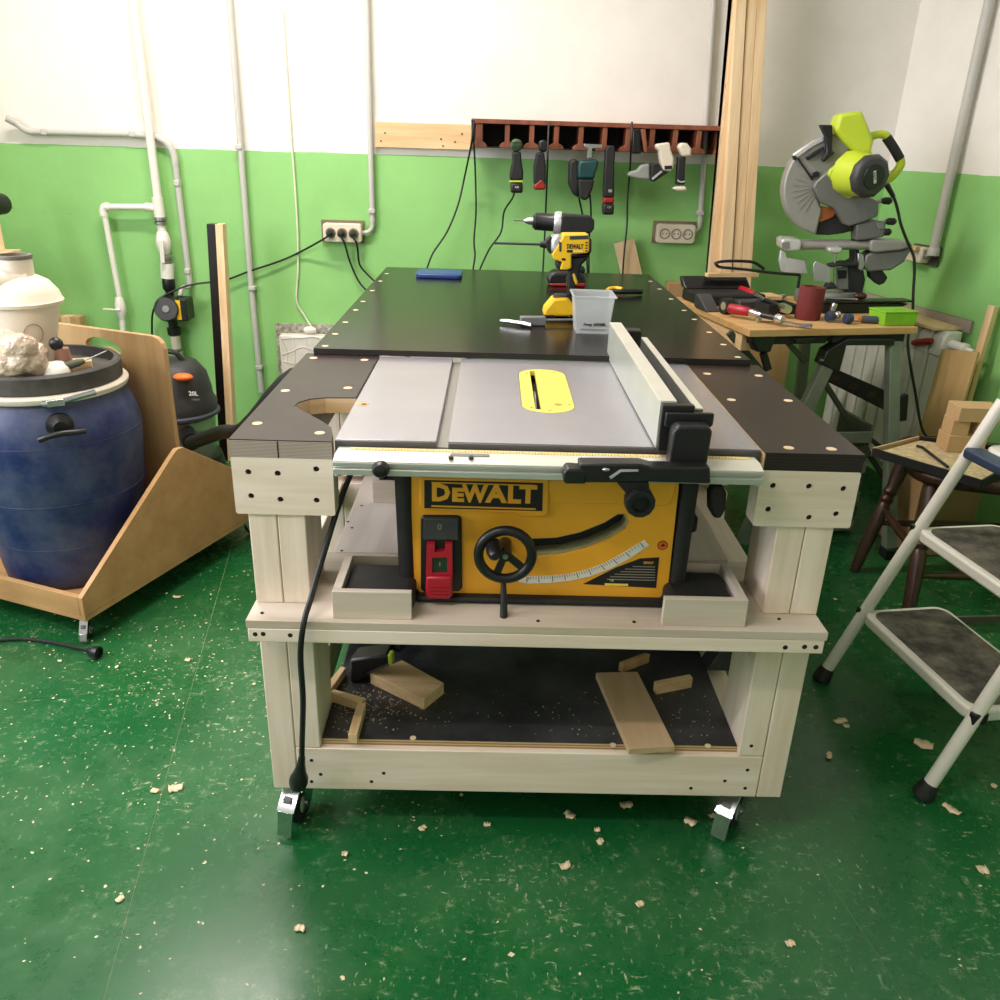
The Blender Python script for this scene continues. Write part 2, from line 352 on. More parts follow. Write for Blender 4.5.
for a, c in ((wy0+.05, -.275), (-.225, wy1-.05)): MB().box(LX-.058, LX-.052, a, c, wz0+.05, wz1-.05).build('window_pane', pane, wn, smooth=False)
for i, (tx, ty, te) in enumerate(TUBES):
    t = thing('ceiling_light', (tx, ty, HC-.09), 'long white fluorescent ceiling fitting ' + ('above the workbench' if i == 0 else 'behind the table saw end of the workshop'), 'ceiling light')
    MB().box(tx-.63, tx+.63, ty-.05, ty+.05, HC-.05, HC).build('housing', pvc, t, .004)
    for dy in (-.025, .025): MB().cyl((tx-.6, ty+dy, HC-.068), (tx+.6, ty+dy, HC-.068), .013).build('tube', M_tube, t)

# ------------------------------------------------------------------ rolling workbench
TZ = .80
B = thing('workbench', (.048, .95, 0), 'rolling pine workbench with dark film-faced plywood top holding the table saw', 'workbench')
# wings
xl0, xl1, xr0, xr1, yb = -.454, -.293, .391, .551, .590
cut = [(-.293, .249), (-.349, .245), (-.375, .232), (-.390, .210), (-.392, .188), (-.378, .168), (-.325, .100), (-.306, .070), (-.297, .035), (-.293, 0)]
wl = [(xl0, 0), (xl0, yb), (-.293, yb)]+cut
MB().prism(wl, .770, .7985, 'xy').build('wing_board', edge_grey, B, smooth=False)
MB().prism(wl, .7985, .800, 'xy').build('wing_surface', film_brown, B, smooth=False)
MB().box(-.379, -.377, -.0004, .01, .7705, .798).build('board_joint', hole_m, B, smooth=False)
# pale bare wood on the cut edge of the recess
ce = MB(); 
for a, c in zip(cut[:-2], cut[1:-1]): ce.bar(((a[0]+c[0])/2-(c[0]-a[0])*.51, (a[1]+c[1])/2-(c[1]-a[1])*.51, .784), ((a[0]+c[0])/2+(c[0]-a[0])*.51, (a[1]+c[1])/2+(c[1]-a[1])*.51, .784), .0012, .027)
ce.build('recess_edge', tim_x, B)
MB().box(xr0+.002, xr1, 0, yb, .770, .7985).build('wing_board', edge_film, B, smooth=False)
MB().box(xr0, xr1, 0, yb, .7985, .800).build('wing_surface', film_brown, B, smooth=False)
MB().box(xr0, xr0+.002, .001, yb, .770, .7985).build('wing_edge', tim_y, B, smooth=False)
# blocks with counter-bored screw holes
def block(x0, x1, hs, sides):
    F0 = Fr((0, 0, 0)); H = [circ(*F0.px(px, py), .0050, 12) for px, py in hs]
    MB().prism(rrect(x0, x1, .672, .770, .004, 3), 0, .012, 'xz', H).build('end_block', pine_x, B, smooth=False)
    MB().box(x0+.001, x1-.001, .012, .045, .673, .770).build('block_back', pine_x, B)
    for px, py in hs:
        a = F0.px(px, py); MB().cyl((a[0], .0125, a[1]), (a[0], .003, a[1]), .0049, .0049, 10).build('screw', hole_m, B)
z7 = lambda ox, oy, L: [(ox+a/7.143, oy+c/7.143) for a, c in L]
block(-.454, -.293, z7(220, 420, ((202, 372), (412, 382), (687, 352), (222, 543), (432, 568), (690, 575))), 0)
block(.390, .551, z7(740, 420, ((237, 470), (494, 475), (740, 492), (202, 638), (494, 697), (687, 672))), 0)
# posts: two boards each, the outer one reaches the floor frame
for k, (a, c) in enumerate(((-.436, -.343), (.433, .527))):
    m = (a+c)/2; outer = (a, m-.0006) if k == 0 else (m+.0006, c); inner = (m+.0006, c) if k == 0 else (a, m-.0006)
    for y0, y1 in ((.004, .125), (.60, .69), (1.70, 1.82)):
        MB().box(*outer, y0, y1, .505, .770).build('post_board', pine_z, B, .002); MB().box(*inner, y0, y1, .505, .770).build('post_board', pine_z, B, .002)
        MB().box(*outer, y0-.004, y1, .105, .489).build('post_board', pine_z, B, .002); MB().box(*inner, y0-.004, y1, .2015, .489).build('post_board', pine_z, B, .002)
    # side rails carrying the top, and side rails of the floor frame and the shelf
    for ya, yb_ in ((.1255, .5995), (.6905, 1.6995)):
        MB().box(a+.002, a+.047, ya, yb_, .675, .770).build('top_rail', pine_y, B, .002)
        MB().box(a+.002, a+.047, ya, yb_, .105, .200).build('floor_rail', pine_y, B, .002)
        MB().box(a+.002, a+.047, ya, yb_, .440, .489).build('shelf_rail', pine_y, B, .002)
# shelf for the saw: beam, plywood, rear beam
MB().box(-.437, .523, -.055, -.004, .464, .4895).build('shelf_beam', pine_x, B, .0015)
MB().box(-.439, .526, -.055, .200, .490, .505).build('shelf_board', ply_pale, B, .0008)
MB().box(-.338, .424, .202, .92, .490, .506).build('shelf_board', ply_pale_y, B, .0008)
MB().box(-.342, .432, .86, .905, .395, .489).build('shelf_cross_beam', pine_x, B, .002)
MB().box(-.388, .479, .925, .97, .52, .60).build('rear_cross_beam', tim_x, B, .002)
for px, py in ((180, 388), (237, 386), (430, 395)): 
    q = AY(*z7(230, 580, ((px, py),))[0], -.055); MB().cyl((q.x, -.0552, q.z), (q.x, -.05, q.z), .0042, n=10).build('screw', hole_m, B)
for px, py in ((466, 482), (604, 478), (685, 480)):
    q = AY(*z7(720, 580, ((px, py),))[0], -.055); MB().cyl((q.x, -.0552, q.z), (q.x, -.05, q.z), .0045, n=10).build('screw', hole_m, B)
for px, py in ((262, 613), (779, 619), (538, 621), (634, 622), (348, 522), (361.7, 506), (352, 528), (341.8, 551)):
    q = AZ(px, py, .5055); MB().cyl((q.x, q.y, .505), (q.x, q.y, .5066), .003, n=8).build('screw', hole_m, B)
# floor frame and deck
MB().box(-.3890, .4795, 0, .045, .105, .2005).build('floor_beam', pine_x, B, .002)
MB().box(-.3890, .4795, 1.775, 1.82, .105, .2005).build('floor_beam', pine_x, B, .002)
MB().box(-.342, .432, .012, 1.80, .201, .2135).build('deck_board', edge_tan, B, smooth=False)
MB().box(-.342, .432, .0125, 1.80, .2135, .2145).build('deck_surface', film_deck, B, smooth=False)
for px, py in z7(250, 720, ((440, 288), (440, 440), (505, 388), (868, 440), (955, 380)))+z7(680, 720, ((482, 357), (465, 487), (320, 435), (78, 487), (510, 185))):
    q = AY(px, py, 0); MB().cyl((q.x, -.0003, q.z), (q.x, .006, q.z), .0036, n=10).build('screw', hole_m, B)
for px, py in ((613, 745), (708, 746), (413, 738)):
    q = AZ(px, py, .2145); MB().cyl((q.x, q.y, .214), (q.x, q.y, .2152), .006, n=10).build('dowel_plug', plug_m, B)
# outfeed top
bx0, bx1, by0, by1 = -.437, .532, .582, 1.928
MB().box(bx0, bx1, by0, by1, .8005, .8122).build('outfeed_top', edge_film, B, smooth=False)
MB().box(bx0, bx1, by0, by1, .8122, .8130).build('outfeed_surface', film_black, B, smooth=False)
MB().box(-.434, -.389, by0+.02, by1-.02, .770, .8004).build('top_spacer', pine_y, B); MB().box(.482, .527, by0+.02, by1-.02, .770, .8004).build('top_spacer', pine_y, B)
for x in (-.416, .509):
    for y in (.608, .737, .880, 1.052, 1.188, 1.384, 1.58, 1.755):
        MB().cyl((x, y, .8125), (x, y, .8134), .0075, n=12).build('dowel_plug', plug_m, B)
for x, y in ((-.43, .546), (-.319, .54), (-.43, .282), (-.318, .313), (-.43, .081), (-.319, .04), (.416, .499), (.525, .494), (.416, .30), (.527, .305), (.437, .025), (.506, .025)):
    MB().cyl((x, y, .799), (x, y, .8006), .0085, n=14).build('dowel_plug', plug_m, B)
# plywood pockets that hold the saw's feet
for x0, x1, inn in ((-.297, -.167, 1), (.250, .389, 0)):
    for y0, y1, top in ((-.043, .10, .556), (.443, .585, .556)):
        z0 = .5052 if y0 < 0 else .5062
        p = MB().box(x0, x1, y0, y0+.012, z0, top).build('foot_pocket', ply_pale, B, .0008)
        MB().box(x0, x1, y1-.012, y1, z0, top).build('pocket_side', ply_pale, p, .0008)
        xo = (x0, x0+.014) if inn else (x1-.014, x1)
        MB().box(*xo, y0+.0122, y1-.0122, z0, top).build('pocket_side', ply_pale_y, p, .0008)
# castors
def castor(cx, cy, deg, topz=.105, s=1.0, parent=B, pedal=True):
    F = Fr((cx, cy, 0), deg); wr = .037*s; ow = -.018*s
    p = MB(F.M).box(-.034*s, .034*s, -.034*s, .034*s, topz-.0045, topz-.0005).build('castor', zinc, parent, .001)
    MB(F.M).cyl((0, 0, topz-.016), (0, 0, topz-.0045), .023*s, .026*s).build('swivel', zinc, p)
    fk = MB(F.M)
    for x in (-.017*s, .014*s): fk.prism([(-.022*s, topz-.016), (.022*s, topz-.016), (.016*s+ow, wr-.012*s), (-.012*s+ow, wr-.012*s)], x, x+.003*s, 'yz')
    fk.box(-.017*s, .017*s, -.022*s, .022*s, topz-.019, topz-.016); fk.build('fork', zinc, p)
    MB(F.M).lathe([(wr*.55, 0), (wr*.9, .06), (wr, .25), (wr, .75), (wr*.9, .94), (wr*.55, 1)], (-.0125*s, ow, wr), (.0125*s, ow, wr), 28).build('wheel', rubber, p)
    MB(F.M).cyl((-.0135*s, ow, wr), (.0135*s, ow, wr), wr*.5).build('hub', silver, p)
    MB(F.M).cyl((-.02*s, ow, wr), (.02*s, ow, wr), .005*s).build('axle', steel, p)
    if pedal:
        q = MB(F.M); q.prism([(-.02*s, topz-.010), (-.034*s, topz-.012), (-.066*s, topz-.046), (-.064*s, topz-.050), (-.035*s, topz-.020), (-.02*s, topz-.016)], -.016*s, .016*s, 'yz')
        q.prism([(-.060*s, topz-.046), (-.066*s, topz-.046), (-.076*s, topz*.09), (-.072*s, topz*.08)], -.0135*s, .0135*s, 'yz')
        q.build('brake_pedal', zinc, p, .0008); MB(F.M).box(-.007*s, .007*s, -.057*s, -.048*s, topz-.034, topz-.026).build('pedal_tab', grey, p)
    return p
castor(-.398, .058, -14, s=1.12); castor(.468, .058, -38, s=1.12); castor(-.392, 1.76, 170); castor(.470, 1.76, 200)

# ------------------------------------------------------------------ table saw
S = thing('table_saw', (.05, .28, .5065), 'yellow and black table saw with grey cast table and rip fence set in the workbench', 'table saw')
tx0, tx1, ty0, ty1 = -.290, .388, .014, .580
thr = rrect(.012, .110, .186, .500, .046, 7)
MB().prism([(tx0, ty0), (tx0, ty1), (-.1295, ty1), (-.1295, ty0)], .778, .7995, 'xy').build('table_wing', cast, S, .001)
MB().prism([(-.1105, ty0), (-.1105, ty1), (tx1, ty1), (tx1, ty0)], .778, .7995, 'xy', [thr]).build('table', cast, S, smooth=False)
MB().box(-.1295, -.1105, ty0, ty1, .774, .790).build('mitre_slot', sawgrey, S, smooth=False)
for a, c in ((tx0, -.1295), (-.1105, tx1)): MB().box(a, c, ty0-.004, ty0, .776, .7985).build('table_front_shade', cast_shade, S, .001)  # front face of the same grey casting, its shade put into the colour
ti = rrect(.0130, .1090, .187, .499, .045, 7)
MB().prism(ti, .790, .7998, 'xy', [rrect(.0365, .0475, .205, .497-.012, .002, 2)]).build('throat_plate', insert_y, S, smooth=False)
for x, y in ((.030, .46), (.088, .478), (.03, .215), (.10, .24), (.062, .198)): MB().cyl((x, y, .7990), (x, y, .80005), .0035, n=10).build('plate_screw', sage, S)
MB().cyl((.080, .238, .7990), (.080, .238, .80005), .0075, n=14).build('finger_hole', plain('finger_hole', (186, 140, 60), .7), S)
MB().box(-.01, .14, .15, .52, .70, .776).build('blade_well', printk, S)
blade = MB().lathe([(.127, 0), (.127, 1)], (.0405, .34, .664), (.0432, .34, .664), 48).build('saw_blade', steel, S)
st = AZ(363, 404, .8); MB().box(st.x-.009, st.x+.009, st.y-.008, st.y+.008, .7995, .8000).build('table_sticker', sawyel, S)
MB().box(st.x-.002, st.x+.006, st.y-.005, st.y+.004, .8000, .8002).build('sticker_print', printk, S)
# front rail
rl0, rl1 = -.283, .377
MB().prism([(.006, .790), (-.030, .7905), (-.048, .786), (-.050, .784), (-.050, .7795), (-.045, .7785), (-.045, .775), (-.052, .774), (-.052, .7645), (-.048, .763), (.006, .763)], rl0, rl1, 'yz').build('fence_rail', alu, S, .0006)
MB().prism([(-.0020, .7905), (-.031, .7912), (-.049, .7865), (-.0495, .7855), (-.031, .7900), (-.0020, .7895)], rl0+.0005, rl1-.0005, 'yz').build('rail_top', alu_w, S)
sx = MB().prism([(.002, .7910), (-.011, .7914), (-.011, .7908), (.002, .7904)], rl0+.02, rl1-.01, 'yz').build('measuring_scale', scale_y, S)
tk = MB()
for k in range(120): 
    x = rl0+.03+k*.005; tk.box(x, x+.0009, -.0105 if k % 2 else -.0105, -.004 if k % 2 == 0 else -.0075, .7911, .7918)
tk.build('scale_marks', plain('scale_marks', (150, 96, 40), .6), S, smooth=False)
MB().box(-.105, -.045, -.030, -.018, .791, .7925).build('rail_sticker', grey, S, .001)
for px in (451, 471): q = AZ(px, 459, .79); MB().cyl((q.x, q.y, .790), (q.x, q.y, .7945), .004, n=10).build('rail_screw', darkgrey, S)
q = AY(381.5, 467, -.052); MB().lathe([(.006, 0), (.0125, .25), (.0135, .6), (.010, .9), (.004, 1)], (q.x, -.05, q.z), (q.x, -.074, q.z), 20).build('rail_knob', blackp, S)
for px, py in ((338, 481), (757, 487)): q = AY(px, py, -.03); MB().cyl((q.x, -.03, .755), (q.x, -.03, .764), .005, n=10).build('rail_foot', silver, S)
# rip fence
f0 = .2165
fe = MB().box(f0, f0+.026, .000, .625, .803, .8785).build('rip_fence', alu, S, .001, label='long silver rip fence')
MB().box(f0, f0+.026, .0005, .6245, .8786, .8800).build('fence_top', alu_w, fe)
MB().box(f0+.055, f0+.067, -.005, .520, .806, .8690).build('fence_side_rail', sawgrey2, fe, .001); MB().box(f0+.055, f0+.067, -.004, .519, .8691, .8705).build('fence_top', alu_w, fe)
MB().box(f0+.004, f0+.066, .575, .612, .835, .872).build('fence_rear_clamp', blackp, fe, .003)
MB().box(f0+.001, f0+.052, -.014, .000, .802, .877).build('fence_end_plate', blackp, fe, .002)
MB().prism([(f0+.006, .868), (f0+.080, .868), (f0+.080, .850), (f0+.076, .846), (f0+.006, .846)], -.024, -.014, 'xz').build('fence_bracket', blackp, fe, .002)
MB().prism([(f0+.012, .792), (f0+.013, .850), (f0+.020, .857), (f0+.066, .857), (f0+.072, .850), (f0+.070, .792)], -.056, -.0245, 'xz').build('fence_head', blackp, fe, .004)
h0 = AY(563, 470, -.07); h1 = AY(708, 472, -.07)
F0 = Fr((0, -.075, 0)); c6 = lambda L: [F0.px(540+a/5.556, 440+c/5.556) for a, c in L]
MB().prism(c6([(215, 120), (555, 122), (620, 140), (938, 140), (940, 232), (600, 222), (560, 226), (240, 226), (215, 200)]), -.085, -.054, 'xz').build('fence_carriage', blackp, fe, .003)
MB().prism(c6([(128, 165), (150, 145), (215, 150), (250, 160), (250, 230), (140, 230), (126, 215)]), -.087, -.056, 'xz').build('carriage_end', blackp, fe, .004)
a = c6([(325, 150), (400, 150)]); MB().ball(((a[0][0]+a[1][0])/2, -.086, a[0][1]), .006, .003, .0035).build('carriage_bolt', zinc, fe)
MB().prism(c6([(380, 190), (440, 150), (540, 150), (540, 160), (445, 162), (388, 202)]), -.0868, -.0850, 'xz').build('carriage_lever', silver, fe)
a = c6([(250, 100), (550, 100)]); MB().box(a[0][0], a[1][0], -.052, -.020, .792, .7945).build('cursor_window', tubclear, fe, .0008)
a = c6([(550, 335)])[0]
MB().prism(c6([(420, 226), (600, 222), (610, 300), (500, 320)]), -.082, -.062, 'xz').build('knob_stem', blackp, fe, .003)
kn = MB().lathe([(.0190, 0), (.0232, .12), (.0235, .8), (.0215, 1), (.0145, 1.0), (.013, .6), (.0, .6)], (a[0], -.066, a[1]), (a[0], -.092, a[1]), 12, False).build('adjusting_knob', blackp, fe)
# body
yp = .030; FP = Fr((0, yp, 0)); c3 = lambda L: [FP.px(400+a/3.3333, 460+c/3.3333) for a, c in L]
body = c3([(38, 52), (40, 410), (70, 445), (858, 466), (892, 432), (928, 100), (930, 60)])
slot = c3([(430, 262), (520, 258), (600, 240), (680, 208), (725, 180), (750, 178), (764, 205), (752, 232), (700, 262), (620, 296), (540, 316), (450, 324), (430, 318)])
MB().prism(body, yp, yp+.05, 'xz', [slot]).build('front_panel', sawyel, S, smooth=False)
rim = c3([(440, 266), (522, 263), (602, 245), (684, 212), (727, 185), (745, 184), (754, 204), (745, 225), (697, 254), (618, 287), (540, 306), (452, 312), (440, 306)])
MB().prism(slot, yp+.004, yp+.05, 'xz', [rim]).build('bevel_slot_rim', sage, S, smooth=False)
MB().prism(slot, yp+.030, yp+.045, 'xz').build('bevel_slot_back', printk, S, smooth=False)
MB().prism(c3([(65, 55), (65, 150), (80, 162), (380, 174), (400, 186), (480, 186), (495, 174), (497, 70), (497, 58)]), yp-.006, yp, 'xz').build('logo_panel', sawyel, S, .003)
MB().prism(c3([(490, 66), (500, 140), (880, 150), (905, 140), (922, 72)]), yp-.003, yp, 'xz').build('upper_panel', sawyel, S, .002)
MB().prism(c3([(82, 62), (82, 155), (474, 165), (476, 72)]), yp-.0068, yp-.006, 'xz').build('logo_plate', printk, S)
lg = c3([(105, 118), (455, 118)]); cz = c3([(280, 114)])[0]
def up(x, y, z): return Matrix.Translation((x, y, z)) @ UPR
FL = Fr((0, yp-.0072, 0)); lp = lambda a, c: FL.px(400+a/3.3333, 460+c/3.3333)
a = lp(105, 112); c = lp(455, 118); hgt = lp(120, 82)[1]-lp(120, 142)[1]
def logo(body, px0, px1, py0, py1, bold):
    p0 = lp(px0, py0); p1 = lp(px1, py1); text(body, (p0[1]-p1[1])*1.38, up((p0[0]+p1[0])/2, yp-.0072, (p0[1]+p1[1])/2), sawyel, 'logo_letter', S, bold, width=p1[0]-p0[0])
logo('D', 105, 166, 82, 140, .0019); logo('E', 172, 212, 97, 140, .0019); logo('W', 206, 293, 86, 144, .0019); logo('A', 284, 357, 86, 145, .0019); logo('L', 358, 400, 88, 147, .0019); logo('T', 398, 455, 88, 147, .0019)
for y0, y1 in ((74, 78), (152, 157)): MB().prism([lp(105, y0-1), lp(452, y0+9), lp(452, y1+9), lp(105, y1-1)], yp-.0074, yp-.0068, 'xz').build('logo_line', sawyel, S)
# switch
MB().prism(c3([(78, 180), (70, 190), (70, 425), (82, 434), (198, 432), (208, 420), (206, 190), (196, 181)]), yp-.008, yp, 'xz').build('switch_plate', blackp, S, .003)
MB().prism(c3([(80, 184), (196, 184), (196, 256), (80, 256)]), yp-.014, yp-.008, 'xz').build('switch_cover', darkgrey, S, .002)
q = c3([(134, 212)])[0]; text('0', .016, up(q[0], yp-.0142, q[1]), grey, 'switch_mark', S, .0003)
sw = MB().prism(c3([(92, 262), (118, 262), (118, 288), (152, 288), (152, 262), (176, 262), (178, 430), (168, 438), (92, 436), (88, 426)]), yp-.022, yp-.008, 'xz', [c3([(110, 306), (160, 306), (160, 358), (110, 358)])]).build('switch_paddle', redp, S)
MB().prism(c3([(108, 304), (162, 304), (162, 360), (108, 360)]), yp-.018, yp-.008, 'xz').build('button', green_btn, S, .001)
q = c3([(135, 332)])[0]; text('I', .010, up(q[0], yp-.0184, q[1]), print_g, 'switch_mark', S, .0002)
MB().prism(c3([(92, 362), (176, 362), (176, 428), (164, 436), (98, 436), (88, 424)]), yp-.031, yp-.022, 'xz').build('paddle_grip', redp, S, .004)
for k in range(4): MB().prism(c3([(104, 388+k*11), (166, 389+k*11), (166, 393+k*11), (104, 392+k*11)]), yp-.033, yp-.030, 'xz').build('grip_ridge', redp, S)
# hand wheel
FW = Fr((0, -.015, 0)); wc = FW.px(400+351/3.3333, 460+316/3.3333); wr_ = (FW.px(400+440/3.3333, 460+316/3.3333)[0]-FW.px(400+262/3.3333, 460+316/3.3333)[0])/2
W = MB().tube([(wc[0]+wr_*math.cos(g), -.015, wc[1]+wr_*math.sin(g)) for g in [2*math.pi*k/36 for k in range(36)]], .0085, 10, 0, True).build('hand_wheel', blackp, S)
wb = MB(); wb.cyl((wc[0], -.020, wc[1]), (wc[0], .03, wc[1]), .011)
for g in (140, 250, 320): wb.bar((wc[0], -.010, wc[1]), (wc[0]+wr_*math.cos(R(g)), -.013, wc[1]+wr_*math.sin(R(g))), .016 if g == 140 else .012, .007, (0, 1, 0))
wb.build('wheel_hub', blackp, W, .001)
MB().cyl((wc[0], -.0235, wc[1]), (wc[0], -.0195, wc[1]), .0045).build('hub_bolt', steel, W)
q = FW.px(400+314/3.3333, 460+286/3.3333); MB().lathe([(.014, 0), (.013, .5), (.009, .9), (.005, 1)], (q[0], -.015, q[1]), (q[0], -.055, q[1]), 18).build('crank_knob', blackp, W)
p0 = FW.p3(400+345/3.3333, 460+405/3.3333); p1 = FW.p3(400+346/3.3333, 460+532/3.3333)
MB().lathe([(.004, 0), (.005, .2), (.0058, .5), (.0068, .8), (.0066, .95), (.004, 1)], (p0.x, .0, p0.z), (p1.x, -.03, p1.z), 14).build('lock_lever', blackp, S)
# bevel scale, label, sticker
top = [(395, 398), (430, 388), (500, 385), (560, 380), (620, 366), (680, 344), (740, 312), (815, 266)]; bot = [(830, 284), (760, 330), (700, 362), (630, 388), (565, 402), (500, 409), (430, 411), (395, 405)]
MB().prism(c3(top+bot), yp-.0012, yp, 'xz').build('bevel_scale', printw, S, smooth=False)
tm = MB()
for k in range(46):
    t = k/45*(len(top)-2)+.8; i = min(int(t), len(top)-2); u = t-i
    if t > len(top)-1.1: break
    B2 = bot[::-1]; A = [top[i][j]+(top[i+1][j]-top[i][j])*u for j in (0, 1)]; Bq = [B2[i][j]+(B2[i+1][j]-B2[i][j])*u for j in (0, 1)]
    ln = .8 if k % 5 == 0 else .38; A2 = [A[j]+(Bq[j]-A[j])*ln for j in (0, 1)]
    pa, pb = c3([A, A2]); tm.bar((pa[0], yp-.0015, pa[1]), (pb[0], yp-.0015, pb[1]), .0007 if k % 5 else .0012, .0006, (0, 1, 0))
tm.build('scale_marks', printk, S, smooth=False)
MB().prism(c3([(610, 413), (720, 358), (800, 328), (864, 324), (853, 426)]), yp-.0008, yp, 'xz').build('rating_label', printk, S)
q = c3([(828, 342)])[0]; text('DEWALT', .006, up(q[0], yp-.001, q[1]), sawyel, 'label_lettering', S, .0002, width=.017)
lb = MB()
for k, (x0, x1) in enumerate(((775, 850), (750, 850), (735, 850), (715, 850), (700, 850), (690, 850))):
    y = 354+k*8.5; pa, pb = c3([(x0, y), (x1, y+1)]); lb.box(pa[0], pb[0], yp-.0012, yp-.0008, pa[1]-.0007, pa[1]+.0007)
lb.build('label_lines', print_g, S, smooth=False)
MB().prism(c3([(682, 410), (760, 412), (760, 419), (682, 417)]), yp-.0012, yp-.0008, 'xz').build('label_strip', insert_y, S)
q = c3([(705, 400)])[0]; text('CE', .006, up(q[0], yp-.001, q[1]), insert_y, 'label_lettering', S)
q = c3([(875, 284)])[0]; MB().prism(circ(q[0], q[1], .0088, 20), yp-.001, yp, 'xz').build('warning_sticker', red_dark, S)
MB().prism(circ(q[0], q[1], .0072, 20), yp-.0014, yp-.001, 'xz').build('sticker_face', orange, S); MB().prism([(q[0]-.004, q[1]-.002), (q[0]+.005, q[1]-.001), (q[0]+.001, q[1]+.004)], yp-.0018, yp-.0014, 'xz').build('sticker_print', printk, S)
for L in ((128, 300), (150, 415), (700, 540)): pass
# chassis
bs = MB(); bs.box(-.174, .286, .036, .55, .508, .531); bs.box(-.174, -.165, .036, .55, .531, .60); bs.box(.270, .286, .036, .55, .531, .60); bs.box(-.165, .275, .012, .036, .507, .5175); bs.build('base_frame', blackm, S, .004)
MB().box(-.150, .262, .084, .50, .532, .772).build('motor_housing', blackm, S, .01)
for x, lab in ((-.186, 0), (.289, 1)):
    for y in (.040, .52): MB().cyl((x+(.006 if lab == 0 else -.004), y, .520), (x, y, .776), .0155).build('corner_tube', blackm, S)
    xa, xb = ((-.281, -.165) if lab == 0 else (.262, .372))
    for y0, y1 in ((-.028, .078), (.462, .57)): MB().box(xa, xb, y0, y1, .5075, .548).build('foot', blackm, S, .012, 3)
for x in (-.172, .275): MB().box(x-.004, x+.004, .05, .52, .56, .775).build('side_panel', blackm, S, .002)
q = AY(391, 521, .16); MB().lathe([(.008, 0), (.018, .1), (.018, .8), (.012, 1)], (-.178, .16, q.z), (-.205, .16, q.z), 16).build('side_knob', sawyel, S)
F1 = Fr((0, .06, 0)); MB().prism([F1.px(a, c) for a, c in ((712, 484), (708, 492), (708, 508), (713, 517), (720, 517), (725, 508), (726, 492), (722, 484))], .05, .075, 'xz').build('rear_handle', blackm, S, .006)
MB().prism([F1.px(a, c) for a, c in ((690, 534), (698, 522), (704, 528), (702, 542), (692, 545))], .10, .13, 'xz').build('side_catch', blackp, S, .004)
# power cord with plug hanging over the shelf edge
pc = [(-.20, .30, .70), (-.26, .16, .735), (-.285, .06, .70), tuple(AY(322, 560, .0)), tuple(AY(311, 598, -.035)), tuple(AY(304, 622, -.064)), tuple(AY(300.5, 655, -.068)), tuple(AY(303, 700, -.056)), tuple(AY(302, 745, -.045)), tuple(AY(302, 760, -.040))]
cdm = MB().tube(pc, .0052, 8, 8).build('power_cord', cable_m, S)
e = AY(302, 757, -.040); g = AY(298, 786, -.036)
MB().lathe([(.006, 0), (.0075, .25), (.012, .55), (.0165, .7), (.0175, .85), (.015, 1)], e, g, 16).build('plug', blackp, cdm)
d = (g-e).normalized()
for sx_ in (-.0095, .0095): MB().cyl(g+Vector((sx_, 0, 0)), g+d*.016+Vector((sx_, 0, 0)), .0022, n=8).build('plug_pin', zinc, cdm)

# ------------------------------------------------------------------ barrel cart on the left
CF = Fr((-1.072, .622, 0), 20.8-0)     # placeholder frame, replaced below
Uv = Vector((math.sin(R(-69.2)), math.cos(R(-69.2)), 0)); Vv = Vector((math.sin(R(20.8)), math.cos(R(20.8)), 0))
CF = Fr((-1.072, .622, 0), -20.8)      # local -x runs along the front rail to the left, local y runs back along the side panel
K = thing('barrel_cart', CF.M @ Vector((-.3, .35, 0)), 'birch plywood cart on castors with a tall handle panel carrying the blue barrel', 'cart')
kz = .075
MB(CF.M).box(-.62, -.0005, .0005, .80, kz, kz+.014).build('cart_base', cart_ply, K, .001)
MB(CF.M).box(-.62, -.0155, 0, .015, kz+.0145, kz+.068).build('front_rail', cart_ply, K, .001)
sp = [(.0, kz+.0145), (.0, kz+.068), (.39, kz+.335), (.405, kz+.342), (.428, kz+.340), (.78, kz+.11), (.78, kz+.0145)]
MB(CF.M).prism(sp, -.015, 0, 'yz').build('side_panel', cart_ply, K, .0012)
MB(CF.M).prism([(a, c) for a, c in sp], -.62, -.605, 'yz').build('side_panel', cart_ply, K, .0012)
HF = Fr(CF.M @ Vector((0, .462, 0)), -20.8)
h7 = lambda L: [HF.px(a/6.25, 240+c/6.25) for a, c in L]
hole = h7([(533, 640), (545, 620), (580, 605), (640, 610), (700, 635), (745, 675), (762, 705), (740, 722), (715, 708), (680, 680), (640, 672), (600, 680), (568, 696), (548, 680)])
tr = HF.px(160, 352); tz = HF.px(150, 336)[1]; xe = -.056
panel = [(xe, kz+.0145), (xe, tz-.035), (xe-.005, tz-.018), (xe-.018, tz-.005), (xe-.035, tz), (-.56, tz+.004), (-.59, tz-.01), (-.602, tz-.04), (-.604, kz+.0145)]
MB(HF.M).prism(panel, 0, .016, 'xz', [hole]).build('handle_panel', ply_face, K, smooth=False)
MB(HF.M).box(-.0555, -.0155, -.006, .022, kz+.0146, kz+.20).build('corner_batten', tim_z, K)
def small_castor(x, y, deg): 
    q = CF.M @ Vector((x, y, 0)); castor(q.x, q.y, deg, kz, .68, K)
small_castor(-.045, .045, 5); small_castor(-.57, .045, -20); small_castor(-.045, .74, 100); small_castor(-.57, .74, 120)

